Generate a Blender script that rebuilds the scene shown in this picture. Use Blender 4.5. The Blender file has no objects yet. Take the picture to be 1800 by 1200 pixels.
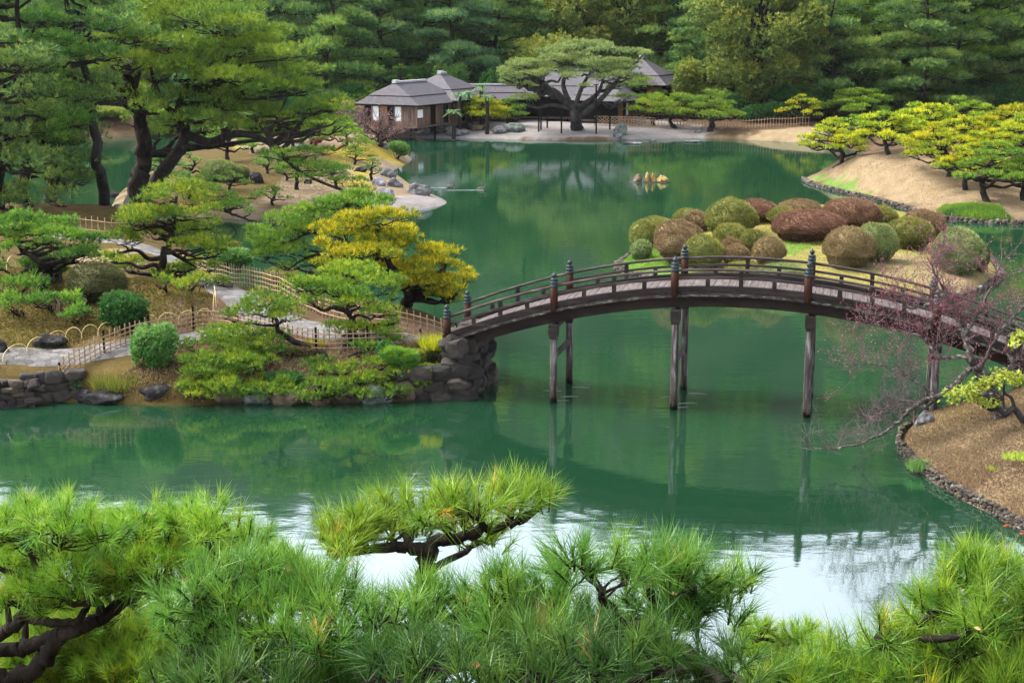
import bpy, math, random
import numpy as np
from mathutils import Vector, noise as mnoise

R = math.radians
SC = bpy.context.scene
COL = SC.collection

# ------------------------------------------------------------------ camera
F, YH, CAMH = 2680.0, 27.0, 12.1          # focal length in photo pixels, horizon row, eye height
TH = math.atan((600 - YH) / F)
cam_d = bpy.data.cameras.new('camera')
cam = bpy.data.objects.new('camera', cam_d)
COL.objects.link(cam)
cam_d.sensor_width = 36.0
cam_d.lens = F / 1800 * 36.0
cam_d.clip_start, cam_d.clip_end = 0.1, 3000
cam.location = (0, 0, CAMH)
cam.rotation_euler = (R(90) - TH, 0, 0)
SC.camera = cam

# ------------------------------------------------------------------ sky, sun, exposure
SUN_EL, SUN_AZ = 54.0, 285.0               # azimuth clockwise from +Y (the view direction)
world = bpy.data.worlds.new('World')
SC.world = world
world.use_nodes = True
wn, wl = world.node_tree.nodes, world.node_tree.links
wn.clear()
sky = wn.new('ShaderNodeTexSky')
sky.sky_type = 'NISHITA'
sky.sun_disc = False
sky.sun_elevation = R(SUN_EL)
sky.sun_rotation = R(SUN_AZ)
sky.air_density = 1.0
sky.dust_density = 4.0
hs = wn.new('ShaderNodeHueSaturation')
hs.inputs['Saturation'].default_value = 0.36
hs.inputs['Value'].default_value = 1.0
bg = wn.new('ShaderNodeBackground')
bg.inputs['Strength'].default_value = 0.15
wo = wn.new('ShaderNodeOutputWorld')
wl.new(sky.outputs[0], hs.inputs['Color'])
wl.new(hs.outputs[0], bg.inputs['Color'])
wl.new(bg.outputs[0], wo.inputs['Surface'])
sl = bpy.data.lights.new('sun', 'SUN')
sl.energy = 1.5
sl.angle = R(20)
sl.color = (1.0, 0.95, 0.87)
so = bpy.data.objects.new('sun', sl)
COL.objects.link(so)
az, el = R(SUN_AZ), R(SUN_EL)
sdir = Vector((math.sin(az) * math.cos(el), math.cos(az) * math.cos(el), math.sin(el)))
so.rotation_euler = sdir.to_track_quat('Z', 'Y').to_euler()
so.location = (0, 0, 60)
SC.view_settings.view_transform = 'Standard'
SC.view_settings.look = 'None'
SC.view_settings.gamma = 1.0
SC.view_settings.exposure = 2.3
SC.render.engine = 'CYCLES'
SC.cycles.max_bounces = 6
SC.cycles.diffuse_bounces = 3
SC.cycles.glossy_bounces = 3
SC.cycles.transmission_bounces = 4
SC.cycles.transparent_max_bounces = 6
SC.cycles.use_denoising = True
SC.cycles.denoising_prefilter = 'NONE'

# ------------------------------------------------------------------ pixel <-> place
_c, _s = math.cos(TH), math.sin(TH)


def ray(px, py):
    x, y = (px - 900) / F, -(py - 600) / F
    return np.array([x, _c + y * _s, -_s + y * _c])


def W(px, py, z=0.0):                      # where the sight line meets the level z
    r = ray(px, py)
    t = (z - CAMH) / r[2]
    return np.array([r[0] * t, r[1] * t, z])


def D(px, py, Y):                          # the point on the sight line at distance Y
    r = ray(px, py)
    t = Y / r[1]
    return np.array([r[0] * t, Y, CAMH + r[2] * t])


# ------------------------------------------------------------------ mesh helpers
class MB:
    def __init__(s):
        s.v, s.f, s.n = [], {3: [], 4: []}, 0
        s.t, s.m = {3: [], 4: []}, {3: [], 4: []}

    def add(s, v, f, t=0.5, m=0):
        v = np.asarray(v, np.float32).reshape(-1, 3)
        f = np.asarray(f, np.int64)
        k = f.shape[1]
        s.v.append(v)
        s.f[k].append(f + s.n)
        s.t[k].append(np.broadcast_to(np.asarray(t, np.float32), (len(f),)))
        s.m[k].append(np.broadcast_to(np.asarray(m, np.int32), (len(f),)))
        s.n += len(v)
        return s

    def mesh(s, name, mats, smooth=False):
        me = bpy.data.meshes.new(name)
        v = np.concatenate(s.v)
        f3 = np.concatenate(s.f[3]) if s.f[3] else np.zeros((0, 3), np.int64)
        f4 = np.concatenate(s.f[4]) if s.f[4] else np.zeros((0, 4), np.int64)
        t = np.concatenate(s.t[3] + s.t[4]).astype(np.float32)
        m = np.concatenate(s.m[3] + s.m[4]).astype(np.int32)
        nl = f3.size + f4.size
        me.vertices.add(len(v))
        me.vertices.foreach_set('co', v.ravel())
        me.loops.add(nl)
        me.loops.foreach_set('vertex_index', np.concatenate([f3.ravel(), f4.ravel()]).astype(np.int32))
        me.polygons.add(len(f3) + len(f4))
        st = np.concatenate([np.arange(len(f3)) * 3, f3.size + np.arange(len(f4)) * 4]).astype(np.int32)
        me.polygons.foreach_set('loop_start', st)
        me.polygons.foreach_set('material_index', m)
        me.polygons.foreach_set('use_smooth', np.full(len(st), smooth, bool))
        a = me.attributes.new('t', 'FLOAT', 'FACE')
        a.data.foreach_set('value', t)
        for x in (mats if isinstance(mats, (list, tuple)) else [mats]):
            me.materials.append(x)
        me.update(calc_edges=True)
        return me


def link(name, me, parent=None, loc=None):
    o = bpy.data.objects.new(name, me)
    COL.objects.link(o)
    if parent is not None:
        o.parent = parent
    if loc is not None:
        o.location = loc
    return o


def build(mb, name, mats, parent=None, smooth=False, loc=None):
    return link(name, mb.mesh(name, mats, smooth), parent, loc)


def tag(o, label, cat, group=None):
    o['label'] = label
    o['category'] = cat
    if group:
        o['group'] = group
    return o


def thing(name, label, cat, loc=(0, 0, 0), rz=0.0, group=None):
    o = bpy.data.objects.new(name, None)
    COL.objects.link(o)
    o.location = tuple(float(q) for q in loc)
    o.rotation_euler = (0, 0, rz)
    o.empty_display_size = 0.2
    return tag(o, label, cat, group)


def kind(o, k):
    o['kind'] = k
    return o


def copy_tree(o, parent=None):
    c = o.copy()
    COL.objects.link(c)
    if parent is not None:
        c.parent = parent
    for ch in list(o.children):
        copy_tree(ch, c)
    return c


def nrm(a):
    return a / np.maximum(np.linalg.norm(a, axis=-1, keepdims=True), 1e-9)


def box(mb, c, d, rz=0.0, t=0.5, m=0, M=None):
    x, y, z = np.array(d) / 2
    v = np.array([[-x, -y, -z], [x, -y, -z], [x, y, -z], [-x, y, -z], [-x, -y, z], [x, -y, z], [x, y, z], [-x, y, z]])
    if rz:
        q, w = math.cos(rz), math.sin(rz)
        v = v @ np.array([[q, w, 0], [-w, q, 0], [0, 0, 1]])
    if M is not None:
        v = v @ np.asarray(M).T
    v = v + np.array(c)
    f = [[0, 3, 2, 1], [4, 5, 6, 7], [0, 1, 5, 4], [1, 2, 6, 5], [2, 3, 7, 6], [3, 0, 4, 7]]
    mb.add(v, f, t, m)


def tube(mb, pts, rad, n=6, t=0.5, m=0, cap=True):
    P = np.asarray(pts, float)
    k = len(P)
    rad = np.broadcast_to(np.asarray(rad, float), (k,))
    T = np.zeros_like(P)
    T[1:-1] = P[2:] - P[:-2]
    T[0] = P[1] - P[0]
    T[-1] = P[-1] - P[-2]
    T = nrm(T)
    u = np.cross(T[0], [0, 0, 1.0])
    if np.linalg.norm(u) < 1e-3:
        u = np.array([1.0, 0, 0])
    u = nrm(u)
    ang = np.arange(n) / n * 2 * math.pi
    V = []
    for i in range(k):
        u = nrm(u - T[i] * np.dot(u, T[i]))
        w = np.cross(T[i], u)
        V.append(P[i] + rad[i] * (np.cos(ang)[:, None] * u + np.sin(ang)[:, None] * w))
    V = np.concatenate(V)
    a = np.arange(n)
    b = (a + 1) % n
    fs = np.concatenate([np.stack([i * n + a, i * n + b, (i + 1) * n + b, (i + 1) * n + a], 1) for i in range(k - 1)])
    mb.add(V, fs, t, m)
    if cap and n >= 5:
        c0 = np.vstack([V[-n:], P[-1:]])
        mb.add(c0, np.stack([a, b, np.full(n, n)], 1), t, m)


def curve(pts, k=6):                       # Catmull-Rom through control points
    P = np.asarray(pts, float)
    P = np.vstack([2 * P[0] - P[1], P, 2 * P[-1] - P[-2]])
    out = []
    for i in range(1, len(P) - 2):
        for j in range(k):
            s = j / k
            a, b, c, d = P[i - 1:i + 3]
            out.append(0.5 * (2 * b + (c - a) * s + (2 * a - 5 * b + 4 * c - d) * s * s + (3 * b - a - 3 * c + d) * s ** 3))
    out.append(P[-2])
    return np.array(out)


def lathe(mb, prof, n=12, c=(0, 0, 0), t=0.5, m=0):
    pr = np.array(prof, float)
    a = np.arange(n) / n * 2 * math.pi
    V = np.concatenate([np.stack([r * np.cos(a), r * np.sin(a), np.full(n, z)], 1) for r, z in pr]) + np.array(c)
    i = np.arange(n)
    j = (i + 1) % n
    fs = np.concatenate([np.stack([q * n + i, q * n + j, (q + 1) * n + j, (q + 1) * n + i], 1) for q in range(len(pr) - 1)])
    mb.add(V, fs, t, m)


def hash3(i, j, k, seed):
    h = (i * 374761393 + j * 668265263 + k * 2147483647 + seed * 974634777) & 0xffffffff
    h = ((h ^ (h >> 13)) * 1274126177) & 0xffffffff
    return ((h ^ (h >> 16)) & 0xffff) / 65535.0


def vnoise(p, seed=0):                     # value noise, p (n,3) -> (-1..1)
    p = np.asarray(p, float)
    i = np.floor(p).astype(np.int64)
    f = p - i
    f = f * f * (3 - 2 * f)
    out = 0
    for a in (0, 1):
        for b in (0, 1):
            for c in (0, 1):
                w = (f[:, 0] if a else 1 - f[:, 0]) * (f[:, 1] if b else 1 - f[:, 1]) * (f[:, 2] if c else 1 - f[:, 2])
                out = out + w * hash3(i[:, 0] + a, i[:, 1] + b, i[:, 2] + c, seed)
    return out * 2 - 1


def vn2(x, y, s, seed=0):
    p = np.stack([np.ravel(x) / s, np.ravel(y) / s, np.zeros(np.size(x))], 1)
    return vnoise(p, seed).reshape(np.shape(x))


# ------------------------------------------------------------------ materials
def newmat(name):
    m = bpy.data.materials.new(name)
    m.use_nodes = True
    nt = m.node_tree
    nt.nodes.clear()
    out = nt.nodes.new('ShaderNodeOutputMaterial')
    return m, nt, nt.nodes, nt.links, out


def ramp(N, L, src, stops, interp='LINEAR'):
    r = N.new('ShaderNodeValToRGB')
    r.color_ramp.interpolation = interp
    e = r.color_ramp.elements
    while len(e) < len(stops):
        e.new(0.5)
    for q, (p, c) in zip(e, stops):
        q.position = p
        q.color = (*c, 1)
    L.new(src, r.inputs[0])
    return r.outputs[0]


def noise(N, L, scale, detail=4, rough=0.6, vec=None, stretch=None):
    n = N.new('ShaderNodeTexNoise')
    n.inputs['Scale'].default_value = scale
    n.inputs['Detail'].default_value = detail
    n.inputs['Roughness'].default_value = rough
    if vec is None:
        tc = N.new('ShaderNodeTexCoord')
        vec = tc.outputs['Object']
    if stretch:
        mp = N.new('ShaderNodeMapping')
        mp.inputs['Scale'].default_value = stretch
        L.new(vec, mp.inputs['Vector'])
        vec = mp.outputs[0]
    L.new(vec, n.inputs['Vector'])
    return n.outputs['Fac']


def mixc(N, L, fac, a, b, mode='MIX'):
    m = N.new('ShaderNodeMix')
    m.data_type = 'RGBA'
    m.blend_type = mode
    for inp, v in ((m.inputs[0], fac), (m.inputs[6], a), (m.inputs[7], b)):
        if isinstance(v, (int, float)):
            inp.default_value = v
        elif isinstance(v, tuple):
            inp.default_value = (*v, 1)
        else:
            L.new(v, inp)
    return m.outputs[2]


def bump(N, L, h, strength=0.5, dist=0.05):
    b = N.new('ShaderNodeBump')
    b.inputs['Strength'].default_value = strength
    b.inputs['Distance'].default_value = dist
    L.new(h, b.inputs['Height'])
    return b.outputs[0]


def bsdf(N, L, out, col, rough=0.8, spec=0.3, normal=None, metal=0.0):
    p = N.new('ShaderNodeBsdfPrincipled')
    p.inputs['Roughness'].default_value = rough
    p.inputs['Specular IOR Level'].default_value = spec
    p.inputs['Metallic'].default_value = metal
    if isinstance(col, tuple):
        p.inputs['Base Color'].default_value = (*col, 1)
    else:
        L.new(col, p.inputs['Base Color'])
    if normal is not None:
        L.new(normal, p.inputs['Normal'])
    L.new(p.outputs[0], out.inputs['Surface'])
    return p


def leaf_mat(name, stops, trans=0.3, vary=0.12, spec=0.12, rough=0.5, gain=1.34):
    """needles and leaves: colour by attribute t (shoot age, plus painted top light) and a little by tree"""
    m, nt, N, L, out = newmat(name)
    at = N.new('ShaderNodeAttribute')
    at.attribute_name = 't'
    c = ramp(N, L, at.outputs['Fac'], [(q, tuple(min(.8, u * gain) for u in col)) for q, col in stops])
    oi = N.new('ShaderNodeObjectInfo')
    h = N.new('ShaderNodeHueSaturation')
    mr = N.new('ShaderNodeMapRange')
    mr.inputs['To Min'].default_value = 1 - vary
    mr.inputs['To Max'].default_value = 1 + vary
    L.new(oi.outputs['Random'], mr.inputs[0])
    L.new(mr.outputs[0], h.inputs['Value'])
    mr2 = N.new('ShaderNodeMapRange')
    mr2.inputs['To Min'].default_value = 0.5 - 0.012
    mr2.inputs['To Max'].default_value = 0.5 + 0.012
    L.new(oi.outputs['Random'], mr2.inputs[0])
    L.new(mr2.outputs[0], h.inputs['Hue'])
    L.new(c, h.inputs['Color'])
    p = N.new('ShaderNodeBsdfPrincipled')
    p.inputs['Roughness'].default_value = rough
    p.inputs['Specular IOR Level'].default_value = spec
    L.new(h.outputs[0], p.inputs['Base Color'])
    tr = N.new('ShaderNodeBsdfTranslucent')
    L.new(h.outputs[0], tr.inputs['Color'])
    mx = N.new('ShaderNodeMixShader')
    mx.inputs[0].default_value = trans
    L.new(p.outputs[0], mx.inputs[1])
    L.new(tr.outputs[0], mx.inputs[2])
    L.new(mx.outputs[0], out.inputs['Surface'])
    return m


LM = {
    'yellow': leaf_mat('yellow pine needles', [(0, (.045, .10, .012)), (.35, (.13, .16, .010)), (.7, (.29, .265, .009)), (1, (.42, .35, .010))]),
    'lime': leaf_mat('yellow green pine needles', [(0, (.025, .070, .012)), (.4, (.066, .145, .016)), (.75, (.145, .215, .015)), (1, (.25, .265, .015))]),
    'green': leaf_mat('green pine needles', [(0, (.022, .066, .015)), (.5, (.062, .140, .018)), (1, (.155, .23, .018))]),
    'dark': leaf_mat('dark pine needles', [(0, (.022, .058, .020)), (.5, (.052, .110, .028)), (1, (.15, .20, .034))], gain=1.65),
    'blue': leaf_mat('bluish pine needles', [(0, (.022, .062, .032)), (.5, (.052, .112, .046)), (1, (.14, .20, .050))], gain=1.65),
    'sage': leaf_mat('grey green pine needles', [(0, (.045, .085, .030)), (.5, (.10, .15, .045)), (1, (.21, .25, .065))]),
    'olive': leaf_mat('olive broad leaves', [(0, (.035, .07, .015)), (.5, (.09, .13, .022)), (1, (.20, .20, .030))]),
    'bright': leaf_mat('bright green leaves', [(0, (.028, .085, .018)), (.5, (.060, .155, .032)), (1, (.14, .24, .065))]),
    'deep': leaf_mat('deep green leaves', [(0, (.012, .045, .012)), (.5, (.022, .08, .018)), (1, (.05, .13, .03))]),
    'gold': leaf_mat('golden green needles', [(0, (.045, .10, .010)), (.4, (.14, .20, .012)), (.7, (.28, .28, .010)), (1, (.42, .345, .012))]),
    'maple': leaf_mat('pale new leaves', [(0, (.10, .17, .02)), (1, (.30, .34, .05))]),
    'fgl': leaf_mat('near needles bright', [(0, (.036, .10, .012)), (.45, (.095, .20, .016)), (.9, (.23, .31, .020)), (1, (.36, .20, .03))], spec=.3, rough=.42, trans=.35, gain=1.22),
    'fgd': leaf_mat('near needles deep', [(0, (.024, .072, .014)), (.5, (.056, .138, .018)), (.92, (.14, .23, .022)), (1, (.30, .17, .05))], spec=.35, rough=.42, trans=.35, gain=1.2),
    'fgs': leaf_mat('near needles painted shade', [(0, (.014, .045, .011)), (.5, (.032, .088, .014)), (.92, (.085, .16, .018)), (1, (.20, .12, .04))], spec=.35, rough=.45, trans=.3, gain=1.0),  # darker copy of the near needles: shade of the lower boughs in the colour
    'fgy': leaf_mat('near needles yellowish', [(0, (.030, .09, .012)), (.5, (.085, .175, .016)), (.85, (.21, .29, .018)), (1, (.45, .30, .03))], spec=.3, rough=.42, trans=.35, gain=1.15),
}
_az_ramps = {
    'azalea_red': [(0, (.048, .028, .016)), (.5, (.112, .060, .034)), (1, (.19, .105, .062))],
    'azalea_brown': [(0, (.048, .034, .018)), (.5, (.115, .080, .036)), (1, (.195, .135, .068))],
    'azalea_olive': [(0, (.034, .040, .012)), (.5, (.088, .096, .020)), (1, (.175, .165, .036))],
    'azalea_green': [(0, (.035, .050, .018)), (.5, (.095, .125, .040)), (1, (.19, .21, .07))],
    'azalea_dark': [(0, (.022, .026, .010)), (.5, (.046, .050, .016)), (1, (.09, .085, .028))],
}
for k_, v_ in _az_ramps.items():
    LM[k_] = leaf_mat(k_.replace('_', ' ') + ' leaves', v_, trans=.15, spec=.15, rough=.7)

def dim(st, k):
    return [(q, tuple(v * k for v in c)) for q, c in st]


def plain(name, stops, scale=6, rough=.85, bstr=.5, bdist=.03, stretch=None, spec=.06, detail=6, metal=0.0):
    m, nt, N, L, out = newmat(name)
    f = noise(N, L, scale, detail, .65, stretch=stretch)
    c = ramp(N, L, f, stops)
    bsdf(N, L, out, c, rough, spec, bump(N, L, f, bstr, bdist), metal)
    return m


M = {
    'bark': plain('pine bark', [(.3, (.007, .0055, .005)), (.55, (.020, .016, .013)), (.75, (.055, .045, .038))], 5, stretch=(1, 1, .35), bstr=.9, bdist=.06),
    'bark_grey': plain('grey pine bark', [(.3, (.010, .009, .0085)), (.55, (.026, .024, .022)), (.8, (.07, .064, .06))], 3, stretch=(1, 1, .3), bstr=.9, bdist=.08),
    'bark_red': plain('red pine bark', [(.3, (.05, .018, .015)), (.6, (.15, .055, .040)), (.8, (.24, .12, .09))], 5, bstr=.6),
    'lichen': plain('lichen bark', [(.38, (.025, .019, .016)), (.53, (.06, .050, .045)), (.66, (.20, .19, .185))], 9, bstr=.8, bdist=.02),
    'mossbark': plain('mossy bark', [(.35, (.022, .018, .012)), (.55, (.05, .046, .016)), (.72, (.13, .12, .028))], 6, bstr=.8, bdist=.03),
    'twig': plain('plum twigs', [(.3, (.045, .032, .032)), (.55, (.095, .072, .072)), (.8, (.19, .16, .158))], 3, bstr=.1),
    'twig_brown': plain('brown twigs', [(.3, (.035, .025, .020)), (.8, (.12, .085, .075))], 3, bstr=.1),
    'wood': plain('weathered bridge wood', [(.25, (.009, .007, .0065)), (.5, (.019, .014, .0135)), (.75, (.045, .036, .035))], 4, stretch=(.25, 2, 2), bstr=.5, bdist=.015, rough=.7),
    'darkwood': plain('dark bridge beam', [(.3, (.008, .006, .005)), (.6, (.020, .014, .012)), (.8, (.045, .034, .029))], 3, stretch=(.4, 1, 1), bstr=.6, bdist=.02),
    'deck': plain('bridge deck planks', [(.25, (.034, .028, .027)), (.5, (.070, .059, .057)), (.75, (.125, .11, .11))], 2.5, stretch=(6, .5, 1), bstr=.4, bdist=.01),
    'rail': plain('rail wood', [(.25, (.017, .0125, .012)), (.5, (.036, .028, .027)), (.75, (.085, .070, .068))], 4, stretch=(.3, 2, 2), bstr=.4, bdist=.01, rough=.65),
    'redpost': plain('reddish bridge post', [(.25, (.010, .0045, .003)), (.55, (.026, .0100, .006)), (.8, (.048, .022, .014))], 3, stretch=(2, 2, .4), bstr=.4, bdist=.01, rough=.6),
    'greypost': plain('weathered pier wood', [(.25, (.011, .008, .007)), (.5, (.042, .033, .032)), (.70, (.15, .135, .135))], 3.2, stretch=(3, 3, .35), bstr=.7, bdist=.02),
    'bronze': plain('verdigris bronze', [(.3, (.011, .017, .019)), (.6, (.022, .032, .035)), (.8, (.055, .072, .074))], 14, rough=.5, spec=.15, bstr=.2),
    'paleedge': plain('lichen covered deck edge', [(.38, (.014, .012, .010)), (.52, (.035, .031, .028)), (.66, (.17, .16, .145))], 5, stretch=(.8, 2, 2), bstr=.6, bdist=.02),
    'bamboo': plain('dry bamboo', [(.3, (.16, .10, .056)), (.6, (.28, .195, .125)), (.8, (.40, .31, .22))], 5, rough=.55, bstr=.15),
    'bamboo_dark': plain('blackened post', [(.3, (.004, .0035, .0035)), (.7, (.014, .011, .0105))], 6, bstr=.4),
    'hoop': plain('split bamboo hoop', [(.3, (.38, .29, .13)), (.7, (.58, .47, .25))], 6, rough=.5, bstr=.1),
    'stonegrey': plain('grey garden rock', dim([(.3, (.045, .045, .048)), (.5, (.14, .14, .145)), (.68, (.34, .34, .34))], .55), 2.2, bstr=.9, bdist=.08),
    'stonedark': plain('dark garden rock', [(.3, (.006, .0055, .006)), (.55, (.020, .0185, .019)), (.75, (.10, .096, .094))], 2.6, bstr=.9, bdist=.08),
    'stonebrown': plain('brown bank rock', dim([(.28, (.045, .034, .024)), (.5, (.15, .115, .08)), (.7, (.27, .23, .16))], .55), 2.4, bstr=.9, bdist=.06),
    'stonepurple': plain('pale purple rock', dim([(.3, (.09, .08, .10)), (.5, (.25, .23, .27)), (.7, (.48, .46, .49))], .55), 1.8, bstr=.9, bdist=.08),
    'stonegreen': plain('greenish rock', dim([(.3, (.07, .085, .075)), (.55, (.19, .215, .19)), (.75, (.33, .36, .32))], .55), 2.2, bstr=.9, bdist=.06),
    'stoneyellow': plain('yellow stained rock', dim([(.32, (.06, .045, .03)), (.48, (.33, .22, .06)), (.65, (.50, .38, .20))], .55), 3, bstr=.8, bdist=.06),
    'lantern': plain('old lantern stone', [(.3, (.035, .038, .034)), (.6, (.085, .09, .08)), (.8, (.16, .16, .14))], 6, bstr=.6),
    'boards': plain('house boards', [(.25, (.028, .018, .014)), (.5, (.075, .050, .039)), (.75, (.16, .12, .10))], 2.2, stretch=(5, 5, .3), bstr=.4, bdist=.02),
    'warmwood': plain('warm brown wood', [(.3, (.10, .042, .020)), (.7, (.24, .12, .065))], 3, stretch=(3, 3, .5), bstr=.2),
    'blackwood_shade': plain('dark wood and room shade', [(.3, (.003, .0027, .003)), (.7, (.008, .0068, .0066))], 4, bstr=.2),  # dark timber, and the painted shade inside the open rooms
    'shoji': plain('white paper panel', [(.3, (.48, .50, .52)), (.7, (.55, .57, .58))], 4, bstr=.02),
    'ridgecap': plain('pale ridge tile', [(.3, (.22, .22, .23)), (.7, (.34, .34, .35))], 4, bstr=.2),
    'fish': plain('orange carp', [(.45, (.28, .045, .012)), (.6, (.32, .07, .03)), (.64, (.40, .34, .30))], 6, rough=.4, bstr=.0),
    'duck': plain('brown duck feathers', [(.35, (.035, .028, .022)), (.6, (.10, .085, .07)), (.7, (.22, .20, .19))], 9, bstr=.1),
    'deadleaf': plain('fallen brown leaf', [(.3, (.28, .13, .05)), (.7, (.48, .30, .17))], 20, bstr=.1),
}


def pier_mat():
    """grey pier timber, algae green low down and wet black at the waterline"""
    m, nt, N, L, out = newmat('pier timber with waterline')
    f = noise(N, L, 3.2, 6, .65, stretch=(3, 3, .35))
    c = ramp(N, L, f, [(.28, (.012, .009, .008)), (.5, (.05, .040, .039)), (.66, (.20, .185, .185))])
    tc = N.new('ShaderNodeTexCoord')
    sp = N.new('ShaderNodeSeparateXYZ')
    L.new(tc.outputs['Object'], sp.inputs[0])
    ad = N.new('ShaderNodeMath')
    ad.operation = 'MULTIPLY_ADD'
    ad.inputs[1].default_value = .5
    L.new(f, ad.inputs[0])
    L.new(sp.outputs['Z'], ad.inputs[2])
    g = ramp(N, L, ad.outputs[0], [(.36, (0, 0, 0)), (.46, (.55, .55, .40)), (.95, (1, 1, 1))])
    c = mixc(N, L, 1.0, c, g, 'MULTIPLY')
    bsdf(N, L, out, c, .8, .08, bump(N, L, f, .7, .02))
    return m


M['pier'] = pier_mat()


def roof_mat():
    m, nt, N, L, out = newmat('grey wooden shingles')
    tc = N.new('ShaderNodeTexCoord')
    sep = N.new('ShaderNodeSeparateXYZ')
    L.new(tc.outputs['Object'], sep.inputs[0])
    w = N.new('ShaderNodeMath')
    w.operation = 'MULTIPLY'
    w.inputs[1].default_value = 5.6
    L.new(sep.outputs['Z'], w.inputs[0])
    fr = N.new('ShaderNodeMath')
    fr.operation = 'FRACT'
    L.new(w.outputs[0], fr.inputs[0])
    fl = N.new('ShaderNodeMath')
    fl.operation = 'FLOOR'
    L.new(w.outputs[0], fl.inputs[0])
    cm = N.new('ShaderNodeCombineXYZ')
    L.new(sep.outputs['X'], cm.inputs[0])
    L.new(sep.outputs['Y'], cm.inputs[1])
    L.new(fl.outputs[0], cm.inputs[2])
    n1 = noise(N, L, 3.5, 5, .7, cm.outputs[0], (1, 1, 3.7))
    n2 = noise(N, L, .6, 3)
    c = ramp(N, L, n1, [(.3, (.020, .019, .024)), (.5, (.042, .039, .048)), (.72, (.095, .090, .105))])
    c2 = ramp(N, L, n2, [(.35, (.050, .036, .034)), (.65, (.040, .043, .058))])
    c = mixc(N, L, .4, c, c2)
    e = ramp(N, L, fr.outputs[0], [(0, (.35, .35, .35)), (.16, (1, 1, 1)), (1, (.9, .9, .9))])
    c = mixc(N, L, .55, c, e, 'MULTIPLY')
    bsdf(N, L, out, c, .75, .3, bump(N, L, fr.outputs[0], .7, .05))
    return m


M['roof'] = roof_mat()


def stone_wall_mat():
    m, nt, N, L, out = newmat('piled wall stones')
    at = N.new('ShaderNodeAttribute')
    at.attribute_name = 't'
    n = noise(N, L, 5, 7, .7)
    a = ramp(N, L, at.outputs['Fac'], [(0, (.012, .0105, .0095)), (.4, (.029, .024, .020)), (.7, (.058, .043, .029)), (1, (.11, .105, .10))])
    b = ramp(N, L, n, [(.3, (.25, .25, .25)), (.5, (.8, .8, .8)), (.66, (1.25, 1.3, 1.2))])
    c = mixc(N, L, .85, a, b, 'MULTIPLY')
    bsdf(N, L, out, c, .85, .25, bump(N, L, n, .8, .05))
    return m


M['wallstone'] = stone_wall_mat()


def ground_mat(name, base, zones, scale=1.2):
    """ground: fine mottling, plus up to three other covers (moss, gravel, new grass) where they grow"""
    m, nt, N, L, out = newmat(name)
    n1 = noise(N, L, scale, 8, .7)
    n2 = noise(N, L, scale * 14, 4, .7)
    n3 = noise(N, L, scale * .25, 3)
    mix = N.new('ShaderNodeMath')
    mix.operation = 'MULTIPLY_ADD'
    mix.inputs[1].default_value = .5
    mix.inputs[2].default_value = 0.0
    L.new(n2, mix.inputs[0])
    add = N.new('ShaderNodeMath')
    add.operation = 'MULTIPLY_ADD'
    add.inputs[1].default_value = .5
    L.new(n1, add.inputs[0])
    L.new(mix.outputs[0], add.inputs[2])
    h = add.outputs[0]
    base = [(.5 + (q - .5) * .62, c_) for q, c_ in base]
    c = ramp(N, L, h, base)
    va = N.new('ShaderNodeVertexColor')
    va.layer_name = 'zone'
    sp = N.new('ShaderNodeSeparateColor')
    L.new(va.outputs['Color'], sp.inputs[0])
    for i, st in enumerate(zones):
        zc = ramp(N, L, h, st)
        c = mixc(N, L, sp.outputs[i], c, zc)
    bsdf(N, L, out, c, .95, .1, bump(N, L, h, .8, .06))
    return m


def water_mat():
    m, nt, N, L, out = newmat('green pond water')
    tc = N.new('ShaderNodeTexCoord')
    n1 = noise(N, L, 1.6, 3, .5, tc.outputs['Object'], (.55, 1.0, 1))
    n2 = noise(N, L, .25, 2, .5, tc.outputs['Object'], (.4, 1.0, 1))
    ad = N.new('ShaderNodeMath')
    ad.operation = 'MULTIPLY_ADD'
    ad.inputs[1].default_value = .8
    L.new(n2, ad.inputs[0])
    L.new(n1, ad.inputs[2])
    nb = bump(N, L, ad.outputs[0], .085, .05)
    df = N.new('ShaderNodeBsdfDiffuse')
    df.inputs['Color'].default_value = (.009, .045, .020, 1)
    tr = N.new('ShaderNodeBsdfTransparent')
    tr.inputs['Color'].default_value = (.30, .42, .30, 1)
    m1 = N.new('ShaderNodeMixShader')
    m1.inputs[0].default_value = .42
    L.new(df.outputs[0], m1.inputs[1])
    L.new(tr.outputs[0], m1.inputs[2])
    gl = N.new('ShaderNodeBsdfGlossy')
    gl.inputs['Roughness'].default_value = .048
    gl.inputs['Color'].default_value = (.92, .97, 1.0, 1)
    L.new(nb, gl.inputs['Normal'])
    fr = N.new('ShaderNodeFresnel')
    fr.inputs['IOR'].default_value = 4.2
    L.new(nb, fr.inputs['Normal'])
    m2 = N.new('ShaderNodeMixShader')
    L.new(fr.outputs[0], m2.inputs[0])
    L.new(m1.outputs[0], m2.inputs[1])
    L.new(gl.outputs[0], m2.inputs[2])
    L.new(m2.outputs[0], out.inputs['Surface'])
    return m


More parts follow.
